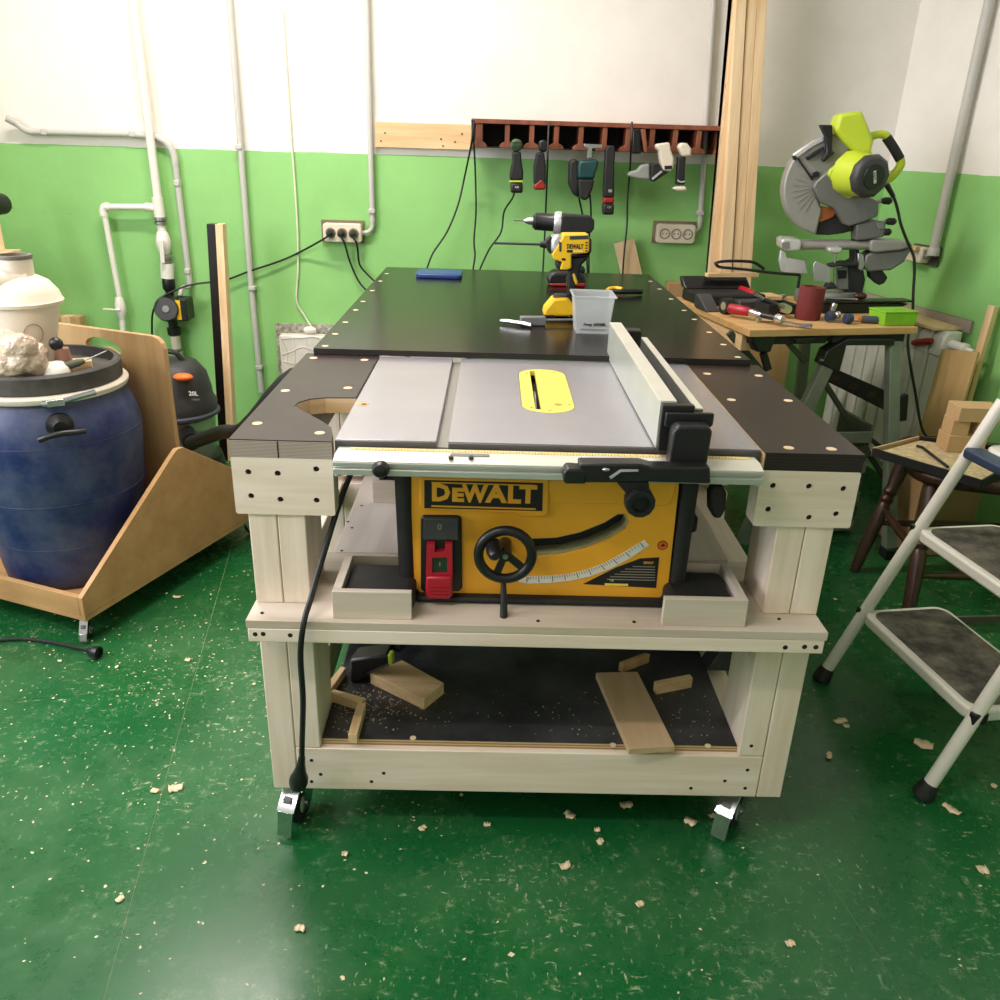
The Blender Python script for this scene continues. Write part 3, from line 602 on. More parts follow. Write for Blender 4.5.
# blue barrel
bc = Vector((-1.230, .932, 0)); bz = kz+.0145
Bl = thing('barrel', (bc.x, bc.y, bz), 'dusty dark blue plastic barrel with black handles and a clamp ring', 'barrel')
prof = [(.172, .0895), (.181, .094), (.188, .14), (.196, .24), (.211, .34), (.219, .42), (.223, .48), (.222, .515), (.217, .545), (.208, .575), (.196, .600), (.192, .612), (.192, .625), (.180, .628)]
z0, z1 = prof[0][1], prof[-1][1]
MB().lathe([(r, (z-z0)/(z1-z0)) for r, z in prof], (bc.x, bc.y, z0), (bc.x, bc.y, z1), 56).build('barrel_body', drum_blue, Bl, ang=60)
MB().lathe([(.190, 0), (.203, .08), (.206, .35), (.206, .7), (.200, 1), (.188, 1)], (bc.x, bc.y, .613), (bc.x, bc.y, .634), 56).build('clamp_ring', cream_ring, Bl)
MB().lathe([(.186, 0), (.193, .1), (.193, .9), (.187, 1.0), (.176, 1), (.176, .45), (.0, .40)], (bc.x, bc.y, .632), (bc.x, bc.y, .682), 56, False).build('lid', plain('lid_dusty', (46, 44, 42), .65, var=.3, scale=14, dust=.6, dustc=(112, 106, 96)), Bl)
for rz_, rr_ in ((.345, .2122), (.215, .1935), (.505, .2222)): MB().tube([(bc.x+rr_*math.cos(2*math.pi*k/64), bc.y+rr_*math.sin(2*math.pi*k/64), rz_) for k in range(64)], .0016, 5, 0, True).build('moulded_rib', drum_blue, Bl)
dv = (CAM-bc); dv.z = 0; dv.normalize(); sd = Vector((-dv.y, dv.x, 0))
hb = AY(62, 433, bc.y-.20); hd = Vector((hb.x-bc.x, hb.y-bc.y, 0)).normalized(); hs = Vector((-hd.y, hd.x, 0)); hz = hb.z
H0 = bc+hd*.216; H0.z = hz
MB().lathe([(.032, 0), (.032, .5), (.024, .7), (.016, 1)], H0-hd*.014+Vector((0, 0, .012)), H0+hd*.010+Vector((0, 0, .010)), 22).build('handle_boss', blackp, Bl)
MB().tube([H0+hs*-.052+hd*.016+Vector((0, 0, -.012)), H0+hs*-.03+hd*.024+Vector((0, 0, -.004)), H0+hd*.026, H0+hs*.03+hd*.024+Vector((0, 0, -.002)), H0+hs*.052+hd*.016+Vector((0, 0, -.004))], .0075, 10).build('handle', blackp, Bl)
lt = bc+hd*.207; lt.z = .620
MB().tube([lt+hs*-.03, lt+hs*0+hd*.004, lt+hs*.04+Vector((0, 0, .004))-hd*.004, lt+hs*.095+Vector((0, 0, .008))-hd*.024], .0075, 8).build('clamp_lever', zinc, Bl)
MB().bar(lt+hs*-.02+hd*.006, lt+hs*.02+hd*.006, .010, .018).build('clamp_latch', zinc, Bl, .002)

# cyclone separator on the barrel lid
lz = .6553
CYF = Fr((bc.x-.045, bc.y+.0, lz), -20)
cyx = AY(35, 380, bc.y).x
cc = Vector((cyx, bc.y+.01, lz))
Cy = thing('cyclone', cc, 'cream white plastic dust cyclone standing on the barrel lid', 'cyclone')
MB().lathe([(.050, 0), (.052, .02), (.075, .55), (.088, .80), (.090, .86)], cc+Vector((0, 0, .0)), cc+Vector((0, 0, .21)), 36).build('cone', cyc_w, Cy)
MB().lathe([(.086, 0), (.097, .05), (.099, .16), (.095, .22), (.090, .45), (.070, .8), (.045, .98), (.03, 1)], cc+Vector((0, 0, .168)), cc+Vector((0, 0, .243)), 36).build('head', cyc_w, Cy)
MB().lathe([(.040, 0), (.041, .9), (.0415, 1.0)], cc+Vector((.000, 0, .215)), cc+Vector((.000, 0, .283)), 28).build('outlet', cyc_w, Cy)
MB().lathe([(.0425, 0), (.0435, .5), (.0425, 1), (.034, 1), (.034, .1), (0, .1)], cc+Vector((.000, 0, .283)), cc+Vector((.000, 0, .293)), 28, False).build('outlet_rim', cyc_rim, Cy)
ip = cc+Vector((-.045, -.05, .228)); MB().lathe([(.036, 0), (.036, .8), (.040, .82), (.040, 1.0), (.030, 1.0), (.030, .2), (0, .2)], ip+Vector((.06, .05, 0)), ip+Vector((-.035, -.045, 0)), 26, False).build('inlet', cyc_w, Cy)
# printed oval emblem on the cone
em = cc+Vector((.0455, -.0573, .105)); ev = Vector((.62, -.78, 0)); es = Vector((.78, .62, 0))
MB().tube([em+ev*.0022+es*(.022*math.cos(g))+Vector((0, 0, .026*math.sin(g)))+ev*(.22*.026*math.sin(g)-.0036*math.cos(g)**2) for g in [2*math.pi*k/20 for k in range(20)]], .0010, 5, 0, True).build('emblem', plain('emblem_brown', (150, 116, 88), .6), Cy)
def LID(px, py, z, rmax):
    p = AZ(px, py, z); d = Vector((p.x-bc.x, p.y-bc.y, 0))
    if d.length > rmax: d = d.normalized()*rmax
    return Vector((bc.x+d.x, bc.y+d.y, z))
# bag of shavings, and the odds and ends on the lid
bag = MB(); rnd = random.Random(3); bcen = LID(12, 370, .70, .125)
for k in range(7):
    bag.ball((bcen.x+rnd.uniform(-.035, .04), bcen.y+rnd.uniform(-.025, .025), [.6555+.042, .6555+.06, .6555+.085][k % 3]+rnd.uniform(0, .012)), .046+rnd.uniform(-.01, .008), .034, .036, 12, 7)
bag.ball((bcen.x-.012, bcen.y, .755), .018, .012, .03, 8, 6)
bg = bag.build('bag_of_shavings', bagm, label='crumpled clear bag of wood shavings beside the cyclone on the barrel lid', cat='bag')
dm = bg.modifiers.new('crumple', 'REMESH'); dm.mode = 'VOXEL'; dm.voxel_size = .006
tx_ = bpy.data.textures.new('crumple', 'CLOUDS'); tx_.noise_scale = .025; dd = bg.modifiers.new('d', 'DISPLACE'); dd.texture = tx_; dd.strength = .012; dd.texture_coords = 'GLOBAL'
q = LID(64, 376, .68, .135); MB().lathe([(.034, 0), (.036, .3), (.031, .7), (.018, .95), (0, 1)], (q.x, q.y, .6553), (q.x, q.y, .705), 24).build('plastic_bowl', pvc, label='white upturned plastic bowl on the barrel lid', cat='bowl')
q = LID(75, 372, .69, .12); pl = thing('brush', (q.x, q.y+.02, .6553), 'black ball knob on a brown wooden handle on the barrel lid', 'tool')
p0_ = Vector((q.x, q.y+.02, .6553))
MB().lathe([(.020, 0), (.022, .5), (.016, 1)], p0_, p0_+Vector((.004, 0, .075)), 18).build('handle', plain('brown_handle', (150, 108, 92), .5), pl); MB().ball(p0_+Vector((-.006, -.006, .086)), .017).build('knob', blackp, pl)
q = LID(93, 364, .69, .115); MB(Fr((q.x, q.y, .6555), 25).M).box(-.04, .04, -.022, .022, 0, .038).build('wood_offcut', tim_x, bevel=.001, label='small pale wood offcut lying on the barrel lid', cat='wood block')
q = LID(88, 374, .69, .15); r0 = Vector((q.x-.035, q.y-.01, .676)); sq = thing('screwdriver', r0, 'green-handled scraper resting across the barrel lid rim', 'tool')
e1 = r0+Vector((.07, .03, .026)); e2 = e1+Vector((.05, .02, .022))
MB().lathe([(.008, 0), (.0105, .3), (.010, .8), (.006, 1)], r0+Vector((0, 0, .006)), e1, 14).build('handle', plain('olive_handle', (84, 92, 74), .5), sq); MB().cyl(e1, e2, .0018, n=8).build('shaft', steel, sq)
# cord with a socket end lying by the cart castor
c0 = AZ(-30, 642, .006); cpts = [c0, AZ(0, 640, .006), AZ(25, 639, .006), AZ(55, 643, .006), AZ(82, 649, .008), AZ(90, 651, .012)]
ec = thing('extension_cord', (cpts[3].x, cpts[3].y, 0), 'black extension cord with a round socket end on the floor beside the barrel cart castor', 'cord')
MB().tube(cpts, .0048, 8, 6).build('cord', cable_m, ec); e = AZ(88, 651, .017); g = AZ(99, 653, .017)
MB().lathe([(.007, 0), (.014, .3), (.0165, .7), (.0165, 1), (.012, 1), (.012, .8), (0, .8)], e, g, 18, False).build('socket_end', blackp, ec)

# ------------------------------------------------------------------ things along the left of the back wall
def at_wall(px, py, d=.03): return AY(px, py, WY-d)
# water pipe run with valve
dW = .045
P = lambda px, py, d=dW: at_wall(px, py, d)
wp = thing('water_pipe', P(165, 372), 'white plastic water pipe with valves feeding the black pump on the green wall', 'pipe')
top = P(147, 118); top = top+(top-P(157, 200))*1.75
MB().cyl(top, P(158, 200), .0165).build('riser', pvc, wp)
MB().cyl(P(157, 197), P(160, 217), .0215).build('tee', pvc, wp); MB().cyl(P(156, 208), P(146, 207), .017).build('tee_arm', pvc, wp)
MB().lathe([(.018, 0), (.026, .15), (.026, .4), (.021, .5), (.026, .6), (.026, .85), (.018, 1)], P(160, 216.5), P(161, 225), 20).build('union', steel, wp)
MB().cyl(P(161, 225), P(162.5, 233), .017).build('pipe_stub', pvc, wp)
MB().lathe([(.017, 0), (.023, .1), (.030, .4), (.030, .6), (.023, .9), (.018, 1)], P(162, 231), P(165, 254), 22).build('ball_valve', pvc, wp)
MB().bar(P(161, 240, .09), P(163, 263, .085), .018, .008, (0, 1, 0)).build('valve_lever', pvc, wp, .002)
MB().lathe([(.018, 0), (.026, .15), (.026, .4), (.021, .5), (.026, .6), (.026, .85), (.018, 1)], P(166, 254), P(167, 264), 20).build('union', steel, wp)
MB().cyl(P(167, 263), P(167.5, 278), .0275, n=10).build('coupling', pvc, wp)
MB().lathe([(.022, 0), (.026, .2), (.026, .6), (.017, .75), (.017, 1)], P(168, 277), P(170, 296), 18).build('pump_nut', blackp, wp)
MB().cyl(P(147, 207), P(104, 207), .0125).build('branch_pipe', pvc, wp)
MB().tube([P(110, 207), P(105, 207), P(103.5, 210), P(104, 216)], .0165, 14).build('elbow', pvc, wp)
MB().cyl(P(104, 212), P(120, 300), .0115).build('drop_pipe', pvc, wp)
MB().lathe([(.014, 0), (.017, .1), (.022, .4), (.022, .7), (.016, .9), (.014, 1)], P(119, 297), P(122, 318), 18).build('tap_body', pvc, wp)
MB().bar(P(120, 310, .07), P(103, 309, .07), .012, .006).build('tap_lever', pvc, wp, .002)
MB().cyl(P(122, 317), P(123, 332), .012).build('drop_pipe', pvc, wp); lo = P(123, 332); MB().cyl(lo, (lo.x+.0, lo.y, .35), .0115).build('drop_pipe', pvc, wp)
pm = thing('circulation_pump', P(172, 310), 'black circulation pump with a yellow label between the white pipe unions', 'pump')
MB().lathe([(.040, 0), (.052, .06), (.054, .2), (.054, .7), (.046, 1)], P(171, 308, .04), P(166, 309, .15), 28).build('motor', blackp, pm); MB().lathe([(.045, 0), (.045, 1)], P(166, 309, .15), P(165.8, 309, .153), 24).build('motor_face', darkgrey, pm)
MB().cyl(P(165.8, 309, .153), P(165.6, 309, .158), .014, n=14).build('motor_cap', steel, pm)
a = P(177, 298, .10); c = P(190.5, 320, .10); MB().box(a.x, c.x, WY-.13, WY-.04, c.z, a.z).build('terminal_box', blackp, pm, .004); MB().box(a.x+.002, a.x+.021, WY-.1315, WY-.13, c.z+.006, a.z-.004).build('yellow_label', yelp, pm)
MB().lathe([(.019, 0), (.019, .5), (.028, .52), (.028, .9), (.018, 1)], P(172, 318), P(175, 336), 18).build('lower_nut', blackp, pm)
MB().cyl(P(175, 335), P(177, 349), .020).build('pipe_stub', cyc_w, pm); MB().lathe([(.018, 0), (.027, .2), (.021, .5), (.027, .8), (.018, 1)], P(177, 348), P(178, 354), 18).build('union', steel, pm)
lo = P(178, 353); MB().tube([lo, P(182, 368), Vector((P(182, 368).x, lo.y, .30)), Vector((P(182, 368).x, lo.y, .05))], .019, 14).build('lower_pipe', pvc, pm)
MB().lathe([(.011, 0), (.013, .3), (.013, 1)], P(180, 296, .07), P(180, 301, .07), 12).build('gland', blackp, pm)
# grey conduit bending along the top
gc = thing('grey_conduit', P(190, 285, .02), 'grey conduit with a flexible bend above the water pipe leading to the pump', 'conduit')
pa = [P(6, 118, .05), P(17, 124, .03), P(28, 131, .025), P(45, 132, .02), P(132, 134, .02)]
MB().tube(pa, .013, 12).build('upper_run', pvc_g, gc); MB().tube([P(130, 134, .02), P(155, 137, .02), P(168, 144, .02), P(174, 156, .02), P(175.5, 165, .02)], .0145, 12).build('flexible_bend', pvc_g, gc)
MB().cyl(P(175, 160, .02), P(190, 285, .02), .0125).build('lower_run', pvc_g, gc); MB().tube([P(190, 284, .02), P(188, 287, .03), P(182, 288, .05), P(180, 296, .07)], .009, 10).build('tail', pvc_g, gc)
for px, py in ((45, 132), (133, 134), (177.5, 183), (188, 271)): 
    q = P(px, py, .02); MB().box(q.x-.012, q.x+.012, WY-.036, WY-.001, q.z-.012, q.z+.012).build('clip', pvc_g, gc, .004)
# second vertical conduit
def conduit(name, label, pts, clips, r=.012, elbow=None):
    o = thing(name, P(*pts[-1], .02), label, 'conduit'); A_ = [P(*q, .02) for q in pts]
    A_ = [A_[0]+(A_[0]-A_[1]).normalized()*.45]+A_
    MB().tube(A_, r, 12, 0).build('tube', pvc_g, o)
    for px, py in clips:
        q = P(px, py, .02); MB().box(q.x-.014, q.x+.014, WY-.037, WY-.001, q.z-.009, q.z+.009).build('clip', pvc_g, o, .003)
    if elbow: MB().tube([P(*q) if len(q) == 3 else P(*q, .02) for q in elbow], r*.8, 10).build('elbow', pvc_g, o)
    return o
conduit('vertical_conduit', 'cream vertical conduit pipe on the green wall behind the leaning dark beam', [(239, 125), (250.5, 278), (261.5, 392)], [(239, 147), (252.5, 288), (259.5, 367)], .0125)
conduit('socket_conduit', 'grey conduit dropping to the triple socket full of black plugs', [(370, 125), (372.5, 222)], [(371.8, 211)], .0115, [(372.5, 222), (372, 228), (368, 232), (362, 233)])
conduit('socket_conduit', 'grey conduit behind the rack dropping to the empty triple socket', [(706, 125), (700, 222)], [(700, 213)], .011, [(700, 222), (699, 228), (696, 231), (691, 233)])
# thin white cable
wcb = [P(290, 125, .008)+Vector((0, 0, .4)), P(290.5, 128, .008), P(294.5, 180, .008), P(297.5, 230, .008), P(298, 270, .008), P(296.5, 300, .008), P(304, 315, .01), P(314, 331, .02), P(316, 336, .03)]
MB().tube(wcb, .0042, 7).build('white_cable', cable_w, label='thin white cable hanging down the green wall to the foil panel', cat='cable')
# foil backing and panel radiator under the back wall
q0 = P(275, 323, .004); fo = thing('radiator', (q0.x+.4, WY-.06, 0), 'white embossed radiator with a speckled foil backing behind the workbench', 'radiator')
MB().box(q0.x, q0.x+.85, WY-.006, WY-.001, .08, q0.z).build('foil_backing', foil, fo)
q1 = P(280, 334, .06); MB().box(q1.x, q1.x+.80, WY-.085, WY-.03, .12, q1.z).build('panel', tag_w, fo, .006)
rg = MB(); rnd = random.Random(5)
for k in range(6):
    pts = []; x0 = q1.x+.01; z = q1.z-.02-k*.045
    for j in range(6): pts.append((x0+j*.045, WY-.086, z+rnd.uniform(-.02, .02)))
    rg.tube(pts, .0018, 5)
for k in range(5): x0 = q1.x+.02+k*.05; rg.tube([(x0+rnd.uniform(-.015, .015), WY-.086, q1.z-.01-j*.06) for j in range(5)], .0018, 5)
rg.build('embossed_lines', tag_w, fo)
vq = P(309, 330, .05); MB().lathe([(.010, 0), (.016, .2), (.016, .7), (.008, 1)], vq+Vector((-.02, 0, 0)), vq+Vector((.03, 0, 0)), 14).build('valve', pvc, fo)
# triple sockets
def triple(name, label, cx, cy, plugs, F=None, half=19.0):
    c = P(cx, cy, 0); wv = abs(P(cx+half, cy, 0).x-P(cx-half, cy, 0).x)/2; hv = wv*.47
    o = thing(name, (c.x, WY-.03, c.z), label, 'socket')
    MB().box(c.x-wv-.012, c.x+wv+.006, WY-.010, WY-.0005, c.z-hv-.004, c.z+hv+.010).build('back_plate', plain('plate_brown', (120, 104, 84), .7), o)
    MB().prism(rrect(c.x-wv, c.x+wv, c.z-hv, c.z+hv, .012), WY-.046, WY-.010, 'xz').build('housing', socket_m, o, .004)
    for k in (-1, 0, 1):
        x = c.x+k*wv*.60; r = wv*.235
        s_ = MB().lathe([(r*1.15, 0), (r*1.15, .3), (r, 1), (r*.92, 1), (r*.9, .1), (0, .1)], (x, WY-.045, c.z), (x, WY-.050, c.z), 22, False).build('outlet', plain('outlet_cup%d' % (k+1) + name, (150, 132, 108), .5), o)
        for dx in (-.008, .008): MB().cyl((x+dx, WY-.0472, c.z), (x+dx, WY-.0458, c.z), .0028, n=8).build('pin_hole', printk, s_)
    return o, c, wv
t1, tc, tw = triple('triple_socket', 'triple wall socket with three black plugs in it', 344, 232, 3)
t2, tc2, _ = triple('triple_socket', 'empty triple wall socket on the green wall under the tool rack', 674, 233, 0)
def plugcable(label, k, pts):
    x = tc.x+k*tw*.60; o = thing('plugged_cable', (x, WY-.06, tc.z), label, 'cable')
    MB().lathe([(tw*.19, 0), (tw*.20, .4), (tw*.15, .8), (tw*.08, 1)], (x, WY-.0485, tc.z), (x, WY-.088, tc.z-.006), 16).build('plug', blackp, o)
    MB().tube([Vector((x, WY-.086, tc.z-.006))]+pts, .0042, 8).build('cable', cable_m, o)
plugcable('black cable sagging from the triple socket behind the dark beam to the pump', -1, [P(322, 240, .06), P(300, 252, .02), P(280, 261, .02), P(250, 271, .025), P(225, 280, .03), P(195, 284, .06), P(178, 289, .10), P(160, 299, .12), P(153, 312, .08), P(152, 330, .03), P(153, 360, .02)])
plugcable('black cable dropping from the middle plug of the triple socket behind the outfeed top', 0, [P(345, 245, .04), P(350, 262, .02), P(358, 280, .02), P(367, 291, .03), P(380, 302, .03)])
plugcable('black cable bending right from the third plug of the triple socket behind the outfeed top', 1, [P(357, 245, .04), P(359.5, 264, .02), P(367, 274, .02), P(378, 285, .03), P(390, 300, .03)])
# shop vacuum behind the cart
vy = 1.80; VF = Fr((AY(184, 420, vy).x-.015, vy, 0)); v0 = VF.o
vz = lambda py: AY(190, py, vy-.12).z
V = thing('shop_vacuum', (v0.x, v0.y, 0), 'black shop vacuum with an orange switch and smoked tank behind the plywood cart', 'vacuum')
zb = vz(421); zt = vz(372)
MB().lathe([(.130, 0), (.140, .05), (.142, .2), (.130, .32), (.128, .45), (.115, .75), (.085, .95), (.05, 1.0)], (v0.x, v0.y, zb), (v0.x, v0.y, zt+.015), 36).build('motor_head', plain('vac_black', (42, 42, 44), .55), V)
MB().lathe([(.138, 0), (.149, .3), (.149, .7), (.138, 1)], (v0.x, v0.y, zb-.012), (v0.x, v0.y, zb+.012), 36).build('bumper_ring', plain('vac_ring', (52, 58, 68), .5), V)
MB().lathe([(.105, 0), (.118, .05), (.132, 1)], (v0.x, v0.y, .10), (v0.x, v0.y, zb-.005), 36).build('tank', smoke, V)
MB().lathe([(.135, 0), (.150, .2), (.14, 1)], (v0.x, v0.y, .05), (v0.x, v0.y, .11), 30).build('base', blackp, V)
for g in (30, 120, 210, 300): MB().ball((v0.x+.12*math.cos(R(g)), v0.y+.12*math.sin(R(g)), .0255), .025).build('castor_ball', blackp, V)
q = AY(183, 377, vy-.10); MB().ball((q.x, q.y, q.z), .036, .024, .014).build('switch', orange, V)
MB().tube([(v0.x-.06, v0.y-.01, zt), (v0.x-.055, v0.y-.01, zt+.03), (v0.x-.02, v0.y-.01, zt+.045), (v0.x+.02, v0.y-.01, zt+.04), (v0.x+.05, v0.y-.01, zt)], .010, 8).build('carry_handle', blackp, V)
q = VF.px(193, 394, -.135); text('20L', .022, VF.M @ Matrix.Translation((q[0], -.132, q[1])) @ UPR, printw, 'lettering', V, .0006)
q = VF.px(195, 399, -.138); text('1400W', .010, VF.M @ Matrix.Translation((q[0], -.134, q[1]-.004)) @ UPR, print_g, 'lettering', V)
hp = [Vector((v0.x+.06, v0.y-.11, zb-.055)), Vector((v0.x+.10, v0.y-.18, zb-.06)), AY(222, 432, 1.45), AY(245, 428, 1.25), Vector((-.62, 1.15, .60)), Vector((-.50, 1.10, .56))]
MB().tube(hp, .024, 14).build('hose', rubber, V); MB().cyl(hp[0]-Vector((.02, -.04, 0)), hp[1], .033).build('hose_collar', blackp, V)
# leaning dark beam
by_ = 2.12; a0 = AY(206, 224, by_); a1 = AY(214.5, 224, by_); a2 = AY(222, 224, by_+.0)
wd = 222.5-206
Pb = Vector((AY(206.5, 224, by_).x, by_, AY(206, 224, by_).z)); 
btm = AY(224, 470, by_-.12); kx = (btm.x-Pb.x)/(btm.z-Pb.z)*.25
bw = AY(222, 224, by_).x-AY(206, 224, by_).x
hh = Pb.z; bs_ = thing('leaning_beam', (Pb.x, by_-.08, 0), 'tall dark-faced wooden beam leaning against the green wall beside the vacuum', 'beam')
dxb = -.012
for nme, o0, o1, m_ in (('dark_face', 0, bw*.53, film_black), ('pale_face', bw*.535, bw, tim_z)):
    m = MB(); v = []
    for z, yo, xo in ((0, -.10, dxb), (hh, 0, 0)):
        v += [(Pb.x+o0+xo, by_+yo, z), (Pb.x+o1+xo, by_+yo, z), (Pb.x+o1+xo, by_+yo+.05, z), (Pb.x+o0+xo, by_+yo+.05, z)]
    m.add(v, [(3, 2, 1, 0), (4, 5, 6, 7), (0, 1, 5, 4), (1, 2, 6, 5), (2, 3, 7, 6), (3, 0, 4, 7)]); m.build(nme, m_, bs_)
# shelf unit with boards behind the cyclone
sy = 1.95; sxr = AY(12, 275, WY).x; sz = AY(10, 282, sy).z
su = thing('storage_unit', (sxr-.2, sy+.2, 0), 'dark wooden storage unit behind the cyclone carrying stacked boards', 'cabinet')
MB().box(sxr-.30, sxr+.0, sy+.0, WY-.005, sz-.018, sz).build('top', chair_w, su); MB().box(sxr-.30, sxr-.282, sy, WY-.005, .0, sz-.0185).build('side', chair_w, su); MB().box(sxr-.018, sxr, sy, WY-.005, .0, sz-.0185).build('side', chair_w, su)
MB().box(sxr-.281, sxr-.019, sy+.02, sy+.035, .0, sz-.02).build('door', film_black, su)
for k, (dx, m_) in enumerate(((.0, tim_x), (-.012, tim_y), (-.004, tim_x))):
    MB().box(sxr-.25, AY(23, 255, sy+.14).x+dx, sy+.02, sy+.14, sz+.0003+k*.034, sz+.0335+k*.034).build('stacked_board', m_, bevel=.001, label=['pale thick board at the bottom of the stack on the storage unit', 'tan thick board in the middle of the stack on the storage unit', 'pale thick board on top of the stack on the storage unit'][k], cat='board', group='boards stacked on the storage unit')
zt_ = sz+.102; MB().prism(circ(sxr-.075, zt_+.10+.045, .045, 20), sy+.06, sy+.12, 'xz').build('x', blackp) if False else None
ml = thing('mallet', (sxr-.06, sy+.1, zt_), 'black rubber mallet standing on the stacked boards', 'mallet')
mq = AY(1, 205, sy+.1); MB().cyl((mq.x-.03, sy+.1, zt_), (mq.x-.03, sy+.1, mq.z-.02), .012).build('handle', tim_z, ml); MB().lathe([(.03, 0), (.038, .08), (.038, .92), (.03, 1)], (mq.x-.03, sy+.04, mq.z), (mq.x-.03, sy+.17, mq.z), 22).build('head', rubber, ml)
q = at_wall(74, 320, .05); a = at_wall(60, 315, .05); c = at_wall(85, 326, .05)
lsb = thing('striped_board', ((a.x+c.x)/2, WY-.06, 0), 'laminated striped board standing behind the cart handle panel', 'board')
n_ = 5
for k in range(n_): MB().box(a.x-.1+k*(c.x-a.x+.1)/n_, a.x-.1+(k+.98)*(c.x-a.x+.1)/n_, WY-.09, WY-.03, 0, a.z).build('lamella', tim_z if k % 2 else ply_face, lsb)

# ------------------------------------------------------------------ tool rack on the back wall
ry = 2.24
RF = lambda px, py: AY(px, py, ry)
rx0 = RF(471, 150).x; rx1 = RF(723.5, 150).x; rz0 = RF(590, 150.5).z; rz1 = RF(600, 127).z
rk = thing('tool_rack', ((rx0+rx1)/2, WY, rz0), 'red-brown wooden wall rack with slots holding hanging cordless tools', 'rack')
MB().box(rx0, rx1, ry-.005, WY-.002, rz1, rz1+.016).build('top_board', rackw, rk, .001)
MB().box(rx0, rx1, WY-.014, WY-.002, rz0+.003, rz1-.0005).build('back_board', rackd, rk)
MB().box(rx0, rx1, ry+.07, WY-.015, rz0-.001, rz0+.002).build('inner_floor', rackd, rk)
for px in (479, 507, 531.4, 556, 580.4, 604, 627.5, 651.5, 674.5, 698, 720):
    x = RF(px, 148).x; hw = .009 if px not in (479, 720) else .013; fw_ = .029 if px < 715 else .018
    MB().prism([(x-fw_, rz0), (x-fw_, rz0+.008), (x-fw_*.75, rz0+.016), (x-hw, rz0+.022), (x-hw, rz1-.0005), (x+hw, rz1-.0005), (x+hw, rz0+.022), (x+fw_*.75, rz0+.016), (x+fw_, rz0+.008), (x+fw_, rz0)], ry, WY-.016, 'xz').build('divider', rackw, rk, .001)
a = at_wall(375, 127, .02); c = at_wall(470.5, 150, .02)
wbd = thing('wall_board', ((a.x+c.x)/2, WY, c.z), 'pale pine board screwed to the wall beside the tool rack', 'board')
MB().box(a.x, rx0-.003, WY-.022, WY-.001, c.z, a.z+.02).build('board', tim_x, wbd, .001)
for px, py in ((381, 141), (385, 133), (441, 139), (443, 146), (455, 142), (462, 134)): q = at_wall(px, py, .022); MB().cyl((q.x, WY-.0235, q.z), (q.x, WY-.021, q.z), .0035, n=8).build('screw', hole_m, wbd)
# hanging tools, outlined in the plane of the rack front
ty = 2.19; TF = Fr((0, ty, 0))
c71 = lambda L: [TF.px(460+a/7.143, 120+c/7.143) for a, c in L]; c66 = lambda L: [TF.px(590+a/6.667, 120+c/6.667) for a, c in L]
def slab(parent, name, m, poly, th, off=0, bev=None): return MB().prism(poly, ty+off-th/2, ty+off+th/2, 'xz').build(name, m, parent, bev if bev is not None else th*.16, 3)
def hang(name, label, cat, px, py): 
    q = TF.px(px, py); return thing(name, (q[0], ty, q[1]), label, cat, 'cordless tools hanging in the rack')
olive = plain('olive_green', (60, 84, 50), .5)
o = hang('multi_tool', 'black oscillating multi-tool with olive green cap and lime band', 'power tool', 516, 193)
slab(o, 'body', blackm, c71([(370, 225), (435, 225), (440, 300), (452, 370), (450, 430), (352, 430), (355, 370), (372, 300)]), .05)
slab(o, 'head', olive, c71([(358, 170), (375, 142), (400, 130), (430, 142), (448, 170), (445, 205), (415, 225), (385, 225), (362, 205)]), .055)
for y in (160, 182, 196): slab(o, 'head_slot', blackp, c71([(372, y), (436, y), (436, y+5), (372, y+5)]), .06, 0, 0)
slab(o, 'band', limew, c71([(350, 430), (450, 430), (450, 446), (350, 446)]), .054); slab(o, 'battery', blackp, c71([(360, 446), (448, 446), (448, 520), (360, 520)]), .052)
q = c71([(404, 478)])[0]; text('4.0', .012, up(q[0], ty-.027, q[1]), printw, 'lettering', o)
o = hang('angle_drill', 'black slim cordless tool with red battery foot', 'power tool', 540, 190)
slab(o, 'body', blackm, c71([(545, 230), (600, 230), (612, 330), (612, 460), (525, 460), (525, 330)]), .045); slab(o, 'head', blackp, c71([(560, 150), (600, 138), (622, 160), (622, 215), (600, 232), (562, 222)]), .05)
slab(o, 'battery', red_dark, c71([(526, 460), (560, 430), (580, 415), (598, 440), (610, 460), (608, 498), (528, 498)]), .047)
o = hang('jigsaw', 'dark teal jigsaw with steel clamp hanging in the rack', 'power tool', 583, 200)
slab(o, 'body', blackm, c71([(780, 300), (820, 270), (850, 300), (850, 560), (810, 530), (778, 460)]), .06, .03); slab(o, 'grip', teal, c71([(845, 290), (980, 280), (985, 310), (960, 385), (960, 420), (840, 420), (838, 330)]), .06)
slab(o, 'nose', blackm, c71([(840, 420), (955, 420), (945, 480), (915, 560), (880, 575), (850, 550)]), .055); slab(o, 'base_plate', steel, c71([(880, 170), (1010, 175), (1010, 200), (940, 205), (940, 270), (900, 275), (910, 205), (885, 195)]), .03, -.01, .002)
o = hang('flashlight', 'long black work light with a red ring and black battery foot', 'power tool', 608, 214)
slab(o, 'body', blackm, c66([(100, 200), (115, 170), (160, 170), (165, 210), (158, 300), (158, 515), (85, 515), (95, 300)]), .04); slab(o, 'ring', red_dark, c66([(85, 515), (158, 515), (158, 555), (82, 555)]), .042); slab(o, 'battery', blackp, c66([(82, 555), (158, 555), (154, 630), (82, 630)]), .046)
q = c66([(122, 580)])[0]; text('12V', .010, up(q[0], ty-.024, q[1]), print_g, 'lettering', o, .0003); slab(o, 'badge', print_g, c66([(118, 460), (142, 460), (142, 480), (118, 480)]), .043, 0, 0)
o = hang('rotary_sander', 'white and black cordless sander with a dusty grey hose stub', 'power tool', 660, 182)
